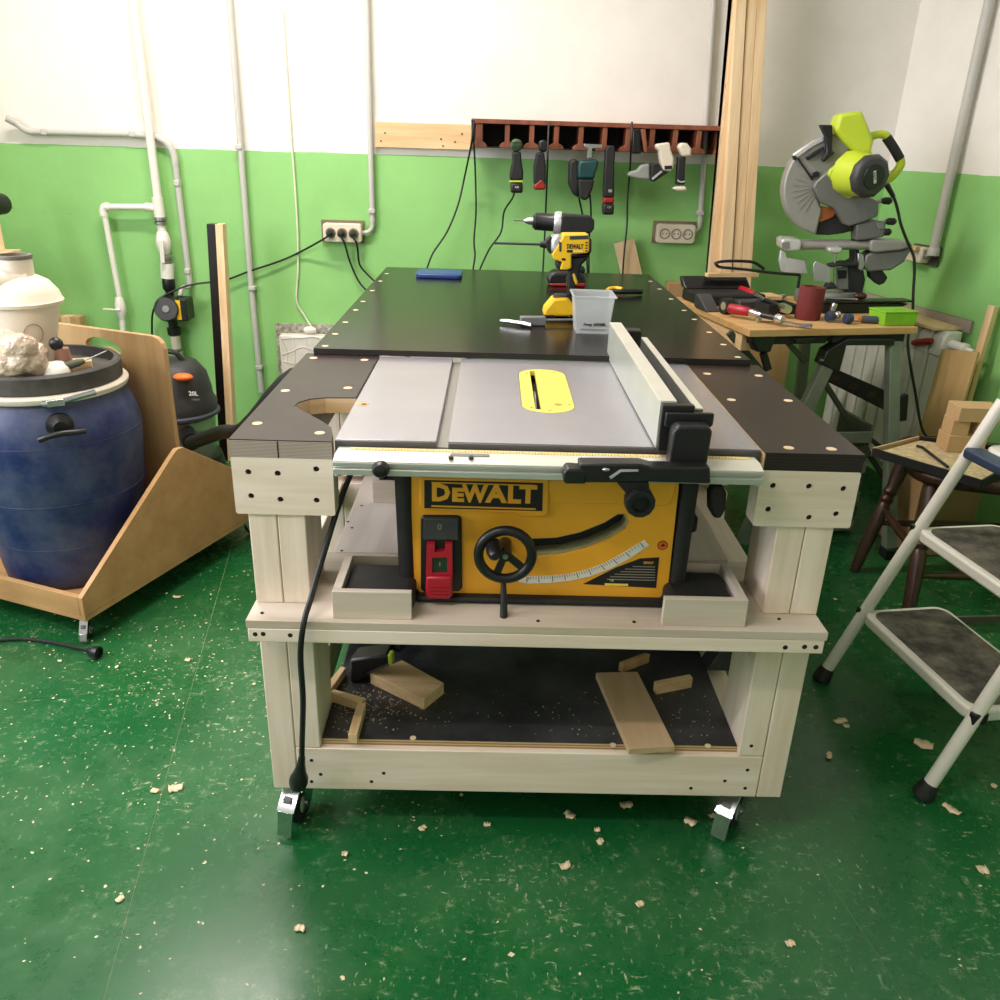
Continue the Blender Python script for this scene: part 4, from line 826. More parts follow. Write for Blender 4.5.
slab(o, 'head', cyc_w, c66([(435, 160), (525, 148), (530, 195), (552, 250), (552, 320), (530, 340), (480, 335), (462, 260), (455, 205), (436, 190)]), .05); slab(o, 'vent', blackp, c66([(488, 305), (538, 302), (538, 325), (490, 328)]), .053, 0, 0)
slab(o, 'grip', blackm, c66([(405, 300), (430, 285), (465, 300), (470, 335), (520, 345), (490, 365), (420, 412), (402, 405)]), .045); slab(o, 'grip_stripe', silver, c66([(404, 385), (468, 335), (475, 345), (410, 400)]), .048, 0, 0)
slab(o, 'hose_stub', plain('dusty_grey', (150, 152, 146), .7), c66([(250, 370), (270, 345), (320, 335), (345, 300), (400, 290), (405, 400), (340, 395), (290, 385)]), .045, .03)
o = hang('compact_driver', 'small white-headed driver with black grip and white foot', 'power tool', 681, 190)
slab(o, 'head', cyc_w, c66([(580, 180), (600, 150), (640, 155), (668, 190), (668, 240), (610, 245), (595, 210)]), .05); slab(o, 'grip', blackm, c66([(582, 245), (635, 245), (628, 340), (628, 430), (570, 432), (575, 350)]), .036); slab(o, 'trim', silver, c66([(578, 395), (600, 408), (626, 402), (626, 412), (600, 418), (576, 408)]), .039, 0, 0); slab(o, 'foot', cyc_w, c66([(545, 455), (570, 442), (632, 440), (640, 470), (575, 472)]), .05)
o = hang('pruning_tool', 'dark sheathed tool standing in the rack slot beside the white sander', 'power tool', 640, 150)
slab(o, 'body', blackp, c66([(285, 60), (340, 60), (350, 225), (288, 225)]), .04, .03); slab(o, 'strap', rackw, c66([(338, 62), (368, 62), (382, 215), (360, 215)]), .02, .0)
# loose cables of the rack
def wallcable(label, pts, r=.0038): MB().tube(pts, r, 7).build('hanging_cable', cable_m, label=label, cat='cable', group='black cables hanging behind the workbench')
RT = lambda px, py, y=2.33: AY(px, py, y)
wallcable('black cable swinging out left from the rack end down to the outfeed top corner', [RT(474, 120, 2.2), RT(472, 140, 2.21), RT(465, 175), RT(458, 205), RT(447, 232), RT(433, 253), RT(427, 268), RT(420, 282)])
wallcable('black cable hanging straight down from the rack left end', [RT(472, 120, 2.2), RT(473.5, 140, 2.21), RT(475, 165), RT(476, 210), RT(474, 240), RT(475, 255), RT(473, 270), RT(472, 285)])
wallcable('black cable running down from the lime-banded multi-tool battery', [RT(514.5, 192.5, 2.19), RT(512, 199, 2.24), RT(504, 212), RT(501, 232), RT(490, 248), RT(484, 260), RT(479, 272), RT(476, 285)])
wallcable('black cable hanging straight behind the red-footed tool', [RT(549, 122, 2.2), RT(548, 140, 2.16), RT(547.5, 165, 2.16), RT(546, 205, 2.3), RT(544.5, 240), RT(543, 270), RT(542, 290)])
wallcable('black cable dropping from the jigsaw past the impact driver', [RT(590, 195, 2.2), RT(591, 215, 2.26), RT(589, 240), RT(589, 275), RT(589, 290)])
wallcable('second short black cable curling from the jigsaw nose', [RT(579, 198, 2.2), RT(582, 212, 2.25), RT(585, 230), RT(587, 262), RT(588, 290)])
wallcable('black cable hanging beside the dark sheathed tool down to the leaning offcut', [RT(632, 122, 2.2), RT(631, 145, 2.18), RT(630, 170), RT(627.5, 200), RT(627, 225), RT(624, 255), RT(622, 285)])
# board offcut leaning behind the outfeed top
lo = WY-.045; L4 = [AY(614, 244, lo), AY(634, 238.5, lo)]; dx = (AY(642, 275, lo)-AY(634, 238.5, lo)); dx = Vector((dx.x/dx.z*-1, 0, -1)); 
m = MB(); v = []
for p in (L4[0]+dx*L4[0].z, L4[1]+dx*L4[1].z, L4[1], L4[0]): v += [Vector((p.x, lo+.0-(.06 if p.z < .1 else 0), max(0, p.z))), Vector((p.x, lo+.018-(.06 if p.z < .1 else 0), max(0, p.z)))]
m.add(v, [(0, 2, 4, 6), (7, 5, 3, 1), (0, 1, 3, 2), (2, 3, 5, 4), (4, 5, 7, 6), (6, 7, 1, 0)]).build('leaning_board', tim_z, label='tan board with a slanted top leaning on the wall behind the outfeed top', cat='board')

# timbers leaning in the corner
lb = [((709, 275), (721.5, 140), (720, 275), (728, 140)), ((720.3, 275), (728.3, 140), (731.5, 275), (739, 140)), ((732, 275), (739.5, 140), (741, 275), (749, 140)), ((741.5, 275), (749.5, 140), (751.5, 275), (759.3, 140))]
ln = ['leftmost narrow pine timber leaning at the end of the tool rack', 'knotty pine timber leaning second from the tool rack end', 'narrow pine timber leaning third from the tool rack end', 'pine timber leaning at the outside of the row by the mitre saw']
ln[0] = 'narrow pine timber leaning right against the end of the tool rack'
yy = 2.205
for k, (a, b_, c, d_) in enumerate(lb):
    yk = yy-[0, .035, .028, .03][k]; A0, A1, B0, B1 = AY(*a, yk), AY(*b_, yk), AY(*c, yk), AY(*d_, yk)
    def ext(p, q, z): t = (z-p.z)/(q.z-p.z); return p+(q-p)*t
    v = []; ztop = 2.35; lean = .16
    for z in (0, ztop):
        l = ext(A0, A1, z); r = ext(B0, B1, z); y = yk
        v += [(l.x, y, z), (r.x, y, z), (r.x, y+.035, z), (l.x, y+.035, z)]
    MB().add(v, [(3, 2, 1, 0), (4, 5, 6, 7), (0, 1, 5, 4), (1, 2, 6, 5), (2, 3, 7, 6), (3, 0, 4, 7)]).build('pine_timber', tim_z if k != 1 else wood('timber_pale', (240, 212, 172), (220, 184, 138), 'z'), bevel=.0015, label=ln[k], cat='timber', group='pine timbers standing at the rack end')

# ------------------------------------------------------------------ things on the outfeed top
OZ = .8132
# impact driver
q = AZ(572, 319, OZ); IF = Fr((q.x, q.y+.02, 0)); c62 = lambda L, d=0, F=None: [(F or IF).px(500+a/6.25, 190+c/6.25, d) for a, c in L]
D = thing('impact_driver', (q.x, q.y+.02, OZ), 'yellow and black impact driver with a long bit standing on the outfeed top', 'power tool')
def sl(parent, name, m, poly, th, F=IF, off=0, bev=.3, seg=3): return MB(F.M).prism([(a_, max(z_, OZ+.0003)) for a_, z_ in poly], off-th/2, off+th/2, 'xz').build(name, m, parent, th*bev, seg)
sl(D, 'battery', yelp, c62([(268, 760), (275, 730), (330, 665), (420, 660), (450, 700), (480, 730), (480, 778), (270, 778)]), .07, bev=.12)
sl(D, 'battery_base', blackp, c62([(268, 766), (335, 764), (345, 782), (420, 782), (425, 764), (500, 764), (500, 806), (275, 806), (266, 795)]), .073, bev=.08)
sl(D, 'battery_lug', blackp, c62([(330, 660), (345, 650), (440, 652), (456, 690), (456, 712), (350, 716), (330, 700)]), .055, bev=.15)
sl(D, 'grip', blackm, c62([(345, 440), (375, 430), (560, 400), (540, 430), (500, 470), (490, 560), (470, 600), (480, 660), (425, 660), (415, 560), (430, 500), (372, 500), (345, 480)]), .04)
sl(D, 'grip_panel', yelp, c62([(445, 515), (465, 510), (485, 570), (470, 592), (455, 560)]), .043, bev=.1)
sl(D, 'motor_body', yelp, c62([(320, 395), (385, 290), (390, 270), (545, 270), (552, 300), (552, 375), (540, 388), (440, 392), (440, 480), (415, 490), (370, 490), (385, 440), (330, 425)]), .062, bev=.2)
sl(D, 'motor_back', blackm, c62([(545, 285), (565, 300), (565, 380), (545, 405), (450, 410), (440, 392), (540, 388)]), .06, bev=.2)
sl(D, 'gear_case', silver, c62([(310, 300), (330, 280), (388, 272), (380, 385), (320, 395), (312, 360)]), .056)
sl(D, 'nose', blackm, c62([(285, 315), (312, 285), (320, 290), (318, 395), (300, 385), (288, 360)]), .045)
a, c, e = c62([(250, 340), (290, 340), (0, 340)])
MB(IF.M).cyl((c[0], 0, c[1]), (a[0], 0, a[1]), .010, .0075).build('collet', blackp, D); MB(IF.M).cyl((a[0], 0, a[1]), (c62([(-42, 340)])[0][0], 0, a[1]), .0032, n=10).build('bit', darkgrey, D)
p0, p1 = c62([(412, 334), (514, 334)]); text('DEWALT', .0165, IF.M @ Matrix.Translation(((p0[0]+p1[0])/2, -.0315, c62([(460, 346)])[0][1])) @ UPR, printk, 'lettering', D, .0005, width=p1[0]-p0[0])
sl(D, 'vent_strip', darkgrey, c62([(428, 280), (545, 276), (548, 300), (430, 304)]), .064, bev=.02); sl(D, 'model_strip', printk, c62([(412, 366), (448, 366), (448, 382), (412, 382)]), .064, bev=0); sl(D, 'model_strip', printw, c62([(450, 372), (510, 372), (510, 377), (450, 377)]), .064, bev=0)
sl(D, 'side_badge', darkgrey, c62([(362, 315), (382, 315), (382, 380), (362, 380)]), .064, bev=.05); sl(D, 'selector', blackp, c62([(376, 415), (408, 417), (405, 435), (378, 433)]), .066, bev=.1)
for k in range(4): sl(D, 'vent', printk, c62([(525, 318+k*17), (540, 316+k*17), (540, 324+k*17), (525, 326+k*17)]), .0635, bev=0)
# black drill behind it
q = AZ(566, 286, OZ); DF = Fr((q.x, q.y+.02, 0)); dd_ = lambda L: c62(L, 0, DF)
Dr = thing('drill', (q.x, q.y+.02, OZ), 'black cordless drill with a red-trimmed battery standing behind the impact driver', 'power tool')
sl(Dr, 'motor_body', blackm, dd_([(375, 165), (390, 148), (560, 160), (585, 185), (582, 240), (560, 265), (375, 265)]), .07, DF, bev=.35)
a = dd_([(205, 195), (320, 200), (375, 205)]); MB(DF.M).lathe([(.019, 0), (.027, .1), (.028, .75), (.031, .8), (.031, 1)], (a[0][0], 0, a[0][1]), (a[2][0], 0, a[2][1]), 24).build('chuck', blackp, Dr)
b2 = dd_([(335, 203), (378, 206)]); MB(DF.M).lathe([(.0315, 0), (.036, .4), (.036, 1)], (b2[0][0], 0, b2[0][1]), (b2[1][0], 0, b2[1][1]), 24).build('clutch_ring', silver, Dr)
b2 = dd_([(150, 192), (212, 194), (85, 188)]); MB(DF.M).lathe([(.004, 0), (.011, .4), (.013, 1)], (b2[0][0], 0, b2[0][1]), (b2[1][0], 0, b2[1][1]), 14).build('jaws', steel, Dr); MB(DF.M).cyl((b2[0][0], 0, b2[0][1]), (b2[2][0], 0, b2[2][1]), .0022, n=8).build('drill_bit', steel, Dr)
sl(Dr, 'grip', blackm, dd_([(440, 262), (545, 262), (530, 400), (500, 470), (530, 480), (530, 520), (440, 510), (430, 470), (450, 380)]), .045, DF)
sl(Dr, 'battery', blackp, dd_([(292, 550), (300, 515), (340, 500), (520, 510), (530, 560), (528, 590), (300, 590)]), .075, DF, bev=.15); sl(Dr, 'battery_trim', red_dark, dd_([(300, 572), (528, 568), (528, 599), (310, 602)]), .078, DF, bev=.08)
# clear tub of screws
q0 = AZ(576, 333.5, OZ); q1 = AZ(608, 334, OZ); tbw = q1.x-q0.x; ty_ = q0.y; tcx = (q0.x+q1.x)/2; th_ = AY(575, 296, ty_).z-OZ
TB = thing('plastic_tub', (tcx, ty_+tbw/2, OZ), 'clear plastic tub of screws on the outfeed top beside the rip fence', 'tub')
def ring(hx, hy, z): return [(tcx+a*hx, ty_+tbw/2+c*hy, z) for a, c in ((-1, -1), (1, -1), (1, 1), (-1, 1))]
hb_, ht_ = tbw/2, tbw/2*1.22; m = MB()
v = ring(hb_, hb_, OZ)+ring(ht_, ht_, OZ+th_)+ring(ht_-.0015, ht_-.0015, OZ+th_)+ring(hb_-.0015, hb_-.0015, OZ+.002)
f = [(3, 2, 1, 0), (12, 13, 14, 15)]
for k in range(4):
    j = (k+1) % 4; f += [(k, j, 4+j, 4+k), (4+k, 4+j, 8+j, 8+k), (8+k, 8+j, 12+j, 12+k)]
m.add(v, f).build('tub_body', tubclear, TB)
rm = ring(ht_+.003, ht_+.003, 0); MB().tube([Vector((p[0], p[1], OZ+th_)) for p in rm], .0028, 6, 0, True).build('tub_rim', tubclear, TB)
sg = MB(); rnd = random.Random(11)
for k in range(46):
    c = Vector((tcx+rnd.uniform(-.6, .6)*hb_, ty_+hb_+rnd.uniform(-.6, .6)*hb_, OZ+.006+rnd.random()*th_*.48)); d = Vector((rnd.uniform(-1, 1), rnd.uniform(-1, 1), rnd.uniform(-.5, .5))).normalized()*.010
    sg.lathe([(.0036, 0), (.0018, .12), (.0016, .85), (.0003, 1)], c-d, c+d, 6)
sg.build('screws', steel, TB, kind='stuff')
tz2 = OZ+th_*.26; k_ = hb_+(ht_-hb_)*.26; text('deep 600ML', .0105, up(tcx+.004, ty_+hb_-k_-.0012, tz2), printk, 'lettering', TB, .0002, width=tbw*.72); MB().box(tcx-hb_*.78, tcx+hb_*.8, ty_+hb_-(hb_+(ht_-hb_)*.13)-.0016, ty_+hb_-(hb_+(ht_-hb_)*.13)-.001, OZ+th_*.10, OZ+th_*.145).build('print_bar', print_g, TB)
# small metal tool
q = AZ(532, 325, OZ); GF = Fr((q.x, q.y, OZ), 6); MG = thing('metal_tool', (q.x, q.y, OZ), 'small shiny metal tool with a rod and two curved jaws beside the impact driver', 'tool')
sc_ = AZ(542, 325, OZ).x-AZ(532, 325, OZ).x; u = sc_/10
MB(GF.M).box(-12*u, 13*u, -.012, .012, .0003, .022).build('body', grey, MG, .002); MB(GF.M).cyl((12*u, 0, .012), (44*u, .012, .012), .0042, .0032, 12).build('rod', grey, MG)
for dx, dy in ((-19, -.012), (-10, -.030)): MB(GF.M).tube([(dx*u-.03, dy+.022, .0085), (dx*u-.01, dy+.006, .010), (dx*u+.018, dy-.012, .007)], [.005, .0065], 10).build('jaw', zinc, MG)
# yellow pliers
q = AZ(625, 294, OZ); PF = Fr((q.x, q.y, OZ), 8); pl = thing('pliers', (q.x, q.y, OZ), 'yellow and black handled pliers lying behind the clear tub', 'pliers'); u = (AZ(635, 294, OZ).x-q.x)/10
MB(PF.M).tube([(-14*u, -.02, .011), (-4*u, -.03, .012), (6*u, -.022, .012), (15*u, -.016, .0105)], [.0075, .009], 10).build('handle', blackp, pl); MB(PF.M).tube([(-18*u, .0, .0095), (-14*u, .02, .012), (-7*u, .028, .0125), (-2*u, .012, .012)], [.007, .008], 10).build('handle', yelp, pl)
MB(PF.M).tube([(-20*u, -.012, .0085), (-16*u, -.016, .0095), (-13*u, -.018, .0095)], [.004, .008], 8).build('jaws', darkgrey, pl)
# blue flat case
a, b_, c, d_ = AZ(415.5, 278, OZ), AZ(461.5, 279, OZ), AZ(419, 272.5, OZ), AZ(461, 274, OZ)
PH = thing('flat_case', ((a.x+b_.x)/2, (a.y+c.y)/2, OZ), 'blue flat plastic case lying near the far edge of the outfeed top', 'case')
MB().prism(rrect(a.x, b_.x, a.y, c.y, .015), OZ+.0003, OZ+.014, 'xy').build('shell', phoneb, PH, .003); MB().prism(rrect(a.x+.012, b_.x-.012, a.y+.012, c.y-.012, .01), OZ+.0141, OZ+.0155, 'xy').build('lid_panel', phoneb, PH, .001)

# ------------------------------------------------------------------ things on the lower deck
DZ = .2147
def plank(label, pts, zt, m, mm=None, cat='wood block', group='wood offcuts on the lower deck', top=None, z0=DZ):
    # pts: pixel corners of the top face, on the level plane zt
    P2 = [AZ(x, y, zt) for x, y in pts]; MB().prism([(p.x, p.y) for p in P2], z0, zt, 'xy').build('wood_offcut', m, bevel=.001, label=label, cat=cat, group=group)
plank('wide pale wooden board offcut lying beside the black clamp on the lower deck', [(370, 673), (402, 660), (444, 683), (424, 699)], DZ+.026, tim_x)
plank('long plywood board lying flat on the right of the lower deck', [(596, 672.5), (637.5, 671.5), (675, 746), (629, 748.5)], DZ+.014, wood('deck_ply', (206, 178, 140), (182, 150, 112), 'y', .6, .5))
plank('narrow wooden stick pointing at the post on the lower deck', [(322, 690), (341, 666), (346, 667.5), (329, 692)], DZ+.018, tim_y)
plank('narrow wooden stick lying across the lower deck beside the front post', [(329, 693), (334, 689), (366, 698), (361, 703)], DZ+.020, tim_x)
plank('short wooden stick standing towards the front edge of the lower deck', [(348, 734), (357, 703), (366, 702.5), (357, 735)], DZ+.020, tim_y)
plank('small wood block behind the plywood board on the lower deck', [(619, 662), (645, 652.5), (650, 654), (624, 664)], DZ+.022, ply_face)
plank('knotted wood block beside the plywood board on the lower deck', [(654, 681), (690, 674), (693, 678), (657, 685)], DZ+.024, tim_x)
q = AZ(352, 684, DZ); KF = Fr((q.x, q.y, DZ), -10); kc = lambda L: [KF.px(310+a/5.882, 630+c/5.882) for a, c in L]
CL = thing('black_clamp', (q.x, q.y, DZ), 'black metal clamp housing lying on the lower deck behind the sticks', 'clamp')
MB(KF.M).prism(kc([(228, 175), (455, 145), (462, 205), (330, 260), (300, 300), (235, 318)]), 0, .05, 'xz').build('housing', blackp, CL, .006)
MB(KF.M).prism(kc([(455, 148), (480, 150), (482, 212), (460, 205)]), .0, .02, 'xz').build('end_face', limew, CL, .002); MB(KF.M).cyl((kc([(470, 175)])[0][0], .04, kc([(470, 165)])[0][1]), (kc([(560, 130)])[0][0], .10, kc([(560, 130)])[0][1]), .014).build('spindle', blackm, CL)
q = AZ(345, 664, DZ); BB = thing('black_toolbox', (q.x, q.y+.12, DZ), 'dark plastic tool tray far back on the lower deck', 'tool tray')
MB().box(q.x-.09, q.x+.16, q.y+.10, q.y+.32, DZ, DZ+.07).build('tray', blackm, BB, .01); MB().box(q.x-.06, q.x+.13, q.y+.13, q.y+.29, DZ+.0705, DZ+.085).build('tray_lid', darkgrey, BB, .006)
q = AZ(705, 668, DZ); B3 = thing('dark_machine', (q.x, q.y+.15, DZ), 'dark machine part lying behind the knotted wood block on the lower deck', 'machine part')
MB().box(q.x-.16, q.x+.04, q.y+.06, q.y+.25, DZ, DZ+.09).build('casing', blackm, B3, .012); MB().prism([(q.x-.0, DZ), (q.x+.05, DZ), (q.x+.07, DZ+.07), (q.x+.035, DZ+.07)], q.y-.01, q.y+.04, 'xz').build('bracket', darkgrey, B3, .002)
dust = MB(); rnd = random.Random(2)
for k in range(420):
    px, py = (rnd.gauss(368, 26), rnd.gauss(702, 12)) if k < 260 else (rnd.uniform(330, 720), rnd.uniform(690, 745))
    p = AZ(px, py, DZ)
    if -.335 < p.x < .425 and p.y > .03: s_ = rnd.uniform(.0008, .0022); dust.add([(p.x-s_, p.y-s_, DZ+.0002), (p.x+s_, p.y-s_*.6, DZ+.0002), (p.x+s_*.2, p.y+s_, DZ+.0008)], [(0, 1, 2)])
dust.build('sawdust', sawdust_m, label='pale sawdust scattered over the black lower deck', cat='sawdust', kind='stuff', smooth=False)

# ------------------------------------------------------------------ mitre saw stand
SD = 12.2; SF = Fr((.743, 1.302, 0), SD); sz_ = .74; sw, sdp = .590, .60
ST = thing('saw_stand', SF.M @ Vector((sw/2, sdp/2, 0)), 'folding saw stand with wooden top, black brackets and grey steel legs', 'stand')
MB(SF.M).box(0, sw, 0, sdp, sz_-.022, sz_).build('stand_top', standtop, ST, .0015)
MB(SF.M).box(.005, .09, .05, .55, sz_-.075, sz_-.0225).build('side_board', tim_y, ST)
m = MB(SF.M)
for x0 in (.02, .30): m.box(x0, x0+.26, .015, .05, sz_-.05, sz_-.0225)
m.build('under_rail', blackm, ST, .003)
def leg(a, b_, wx, wz, mm, nme='leg', up_=(0, 0, 1)): return MB().bar(a, b_, wx, wz, up_).build(nme, mm, ST, .002)
Sp = lambda px, py, d: SF.M @ SF.p3(px, py, d)
# black corner brackets
MB(SF.M).prism([SF.px(*p, .01) for p in ((750, 335), (775, 337), (770, 352), (757, 352))], .005, .05, 'xz').build('bracket', blackp, ST, .004)
MB(SF.M).prism([SF.px(*p, .01) for p in ((826, 350), (846, 338), (893, 338), (893, 345), (845, 345), (838, 372), (820, 364))], .0, .05, 'xz').build('bracket', blackp, ST, .004)
MB(SF.M).prism([SF.px(*p, .02) for p in ((790, 337), (813, 337), (805, 343), (795, 343))], .005, .05, 'xz').build('bracket', blackp, ST, .003)
# grey legs
def down(px0, py0, px1, py1, d0, d1, w_, t_, m_, nme='leg'):
    a = Sp(px0, py0, d0); b_ = Sp(px1, py1, d1); return leg(a, b_, w_, t_, m_, nme, tuple(SF.M.to_3x3() @ Vector((0, 1, 0))))
a = Sp(826, 366, .02); b_ = Sp(806, 408, .02); e_ = a+(b_-a)*((0-a.z)/(b_.z-a.z)); lg1 = leg(a, e_, .045, .028, standg, 'leg', tuple(SF.M.to_3x3() @ Vector((0, 1, 0))))
sqp = [SF.px(*p, .0035) for p in ((819.5, 356), (831, 358), (829, 365), (817.5, 363))]; MB(SF.M).prism(sqp, .0025, .0055, 'xz').build('leg_badge', printk, ST); MB(SF.M).prism([SF.px(*p, .002) for p in ((820, 359), (829, 360.5), (829, 362), (820, 360.5))], .001, .0025, 'xz').build('badge_print', print_g, ST)
a = Sp(893, 341, .03); ft = AZ(889, 557, 0); leg(a, ft, .040, .030, standg, 'leg', tuple(SF.M.to_3x3() @ Vector((0, 1, 0))))
MB().bar(ft+Vector((0, 0, .001)), ft+Vector((-.002, 0, .035)), .05, .05).build('rubber_foot', rubber, ST)
a2 = SF.M @ Vector((.05, sdp-.05, sz_-.03)); leg(a2, SF.M @ Vector((-.04, sdp+.02, 0)), .038, .028, standg); a3 = SF.M @ Vector((sw-.05, sdp-.05, sz_-.03)); leg(a3, SF.M @ Vector((sw+.04, sdp+.0, 0)), .038, .028, standg)
down(763, 352, 768, 370, .03, .03, .022, .016, blackm, 'hinge_strut'); 
# diagonal braces and black cross rail
down(785, 340, 806, 362, .06, .06, .016, .012, brace, 'brace'); down(818, 372, 884, 478, .09, .09, .018, .012, brace, 'brace'); down(729, 332, 772, 385, .10, .10, .022, .014, brace, 'brace'); down(862, 432, 896, 460, .14, .14, .016, .010, brace, 'brace')
MB(SF.M).prism([SF.px(*p, .10) for p in ((829, 366), (889, 392), (886, 411), (824, 380))], .095, .110, 'xz').build('cross_rail', blackm, ST, .002)
for px, py in ((834, 378), (853, 386.5), (871, 395)): 
    c = SF.px(px, py, .094); MB(SF.M).prism(circ(c[0], c[1], .020, 14, .010), .0925, .0955, 'xz').build('rail_slot', plain('slot_brown%d' % px, (58, 34, 28), .6), ST)
MB(SF.M).prism([SF.px(*p, .02) for p in ((896, 396), (905, 393), (903, 419), (895, 420))], .0, .02, 'xz').build('latch', blackm, ST, .002)

# ------------------------------------------------------------------ mitre saw
mo = SF.M @ Vector((.42, .40, sz_)); MF = Fr((mo.x, mo.y, 0), -8)
MS = thing('mitre_saw', mo, 'lime and grey sliding mitre saw with raised head on the saw stand', 'mitre saw')
m6 = lambda L, d=0: [MF.px(760+a/6.25, 120+c/6.25, d) for a, c in L]
def ms(name, m_, L, d0, d1, bev=.004, seg=2, holes=()): 
    return MB(MF.M).prism(m6(L, d0), d0, d1, 'xz').build(name, m_, MS, bev, seg)
import math as _m
# blade guard: disc with flat base edge
gc_ = m6([(445, 408)], -.02)[0]; gr = abs(m6([(138, 430)], -.02)[0][0]-gc_[0])
pts = [(gc_[0]+gr*math.cos(R(g)), gc_[1]+gr*1.02*math.sin(R(g))) for g in range(100, 250, 6)]
ex = m6([(345, 718), (385, 560), (340, 440), (360, 380), (560, 195), (520, 110)], -.02)
MB(MF.M).prism(pts+ex, -.035, .035, 'xz').build('blade_guard', sawgrey, MS, .008, 3)
bl = m6([(346, 716), (430, 720), (520, 708), (592, 690)], -.02)
MB(MF.M).prism(bl+m6([(540, 610), (470, 560), (380, 560), (360, 640)], -.02), -.020, .02, 'xz').build('lower_guard', blackm, MS, .003)
ms('blade_segment', rust, [(384, 535), (480, 560), (460, 605), (372, 640)], -.028, -.022, .001)
rb = MB(MF.M)
rc_ = m6([(365, 415)], -.02)[0]
for g in range(150, 262, 14):
    rb.bar((rc_[0]+gr*.16*math.cos(R(g)), -.0360, rc_[1]+gr*.16*math.sin(R(g))), (rc_[0]+gr*.55*math.cos(R(g)), -.0360, rc_[1]+gr*.55*math.sin(R(g))), .0025, .003, (0, 1, 0))
rb.build('guard_ribs', sawgrey, MS)
ms('guard_rail', silver, [(205, 215), (330, 130), (400, 100), (405, 135), (340, 165), (235, 240), (215, 245)], -.042, -.02, .004); ms('guard_clip', blackp, [(203, 225), (225, 222), (236, 240), (222, 252), (208, 245)], -.046, -.03, .002)
ms('link_rod', blackp, [(232, 240), (242, 236), (335, 370), (325, 378)], -.046, -.038, .001); ms('link_knob', blackp, [(318, 352), (330, 330), (360, 318), (376, 335), (365, 355), (335, 360)], -.05, -.036, .003)
ms('link_arm', blackp, [(370, 30), (455, 30), (455, 110), (450, 190), (470, 205), (400, 265), (385, 250), (415, 200), (408, 110)], -.060, -.040, .004); ms('link_foot', blackp, [(285, 230), (400, 165), (405, 185), (300, 255)], -.055, -.038, .003)
ms('arm_plate', sawgrey2, [(330, 420), (350, 385), (560, 195), (600, 230), (560, 420), (745, 510), (740, 600), (650, 640), (560, 665), (520, 650), (460, 550), (380, 520)], -.06, .03, .006)
ms('motor_flange', lime, [(428, 345), (440, 310), (590, 195), (625, 230), (600, 470), (560, 490), (530, 480)], -.085, -.055, .004)
ms('upper_housing', lime, [(470, 60), (500, -40), (640, -60), (690, 60), (715, 130), (700, 190), (718, 235), (640, 232), (570, 180), (520, 130)], -.08, .03, .012, 3)
# motor, axis towards the viewer and a little to the right
a = MF.p3(760+560/6.25, 120+330/6.25, -.075); c = MF.p3(760+712/6.25, 120+356/6.25, -.19)
MB(MF.M).lathe([(.072, 0), (.072, .1), (.066, .6), (.064, 1)], a, a+(c-a)*.72, 10).build('motor_can', lime, MS, .004)
MB(MF.M).lathe([(.060, 0), (.066, .1), (.067, .6), (.058, .95), (.050, 1)], a+(c-a)*.70, c, 10).build('motor_cap', darkgrey, MS, .004)
q = c+(c-a).normalized()*.001; MB(MF.M).lathe([(.040, 0), (.038, 1)], c-(c-a).normalized()*.002, c+(c-a).normalized()*.004, 10).build('cap_face', blackp, MS)
fz = (c-a).normalized(); fx = Vector((0, 0, 1)).cross(fz).normalized(); fy = fz.cross(fx); rm_ = Matrix((fx, fy, fz)).transposed().to_4x4()
text('RYOBI', .014, MF.M @ Matrix.Translation(c+fz*.0045) @ rm_ @ Matrix.Rotation(R(-72), 4, 'Z'), printw, 'lettering', MS, .0003)
# D-handle
hp = [MF.p3(760+x/6.25, 120+y/6.25, -.02) for x, y in ((690, 105), (740, 90), (785, 95), (800, 115))]
MB(MF.M).tube(hp, .013, 12).build('handle_arm', lime, MS)
hp2 = [MF.p3(760+x/6.25, 120+y/6.25, -.02) for x, y in ((790, 108), (835, 175), (875, 245))]; MB(MF.M).tube(hp2, .0155, 12).build('handle_grip', blackm, MS)
hp3 = [MF.p3(760+x/6.25, 120+y/6.25, -.02) for x, y in ((872, 240), (880, 275), (850, 325), (800, 370), (740, 385))]; MB(MF.M).tube(hp3, .014, 12).build('handle_arm', lime, MS)
# pivot and knobs
for x, y in ((795, 505), (820, 634), (790, 700)):
    k_ = MF.p3(760+x/6.25, 120+y/6.25, -.04); MB(MF.M).lathe([(.006, 0), (.012, .3), (.012, .8), (.006, 1)], k_+Vector((-.02, 0, 0)), k_+Vector((.016, 0, 0)), 12).build('knob', blackp, MS)
    MB(MF.M).cyl(k_+Vector((-.06, 0, -.012)), k_+Vector((-.015, 0, 0)), .006, n=10).build('knob_stem', steel, MS)
ms('pivot_block', sawgrey2, [(600, 650), (720, 625), (790, 640), (780, 730), (700, 745), (600, 755)], -.05, .03, .006); ms('pivot_bolt_plate', grey, [(725, 640), (775, 640), (780, 680), (735, 685)], -.056, -.05, .002)
ms('pivot_post', blackm, [(590, 690), (640, 660), (640, 760), (590, 770)], -.02, .03, .003)
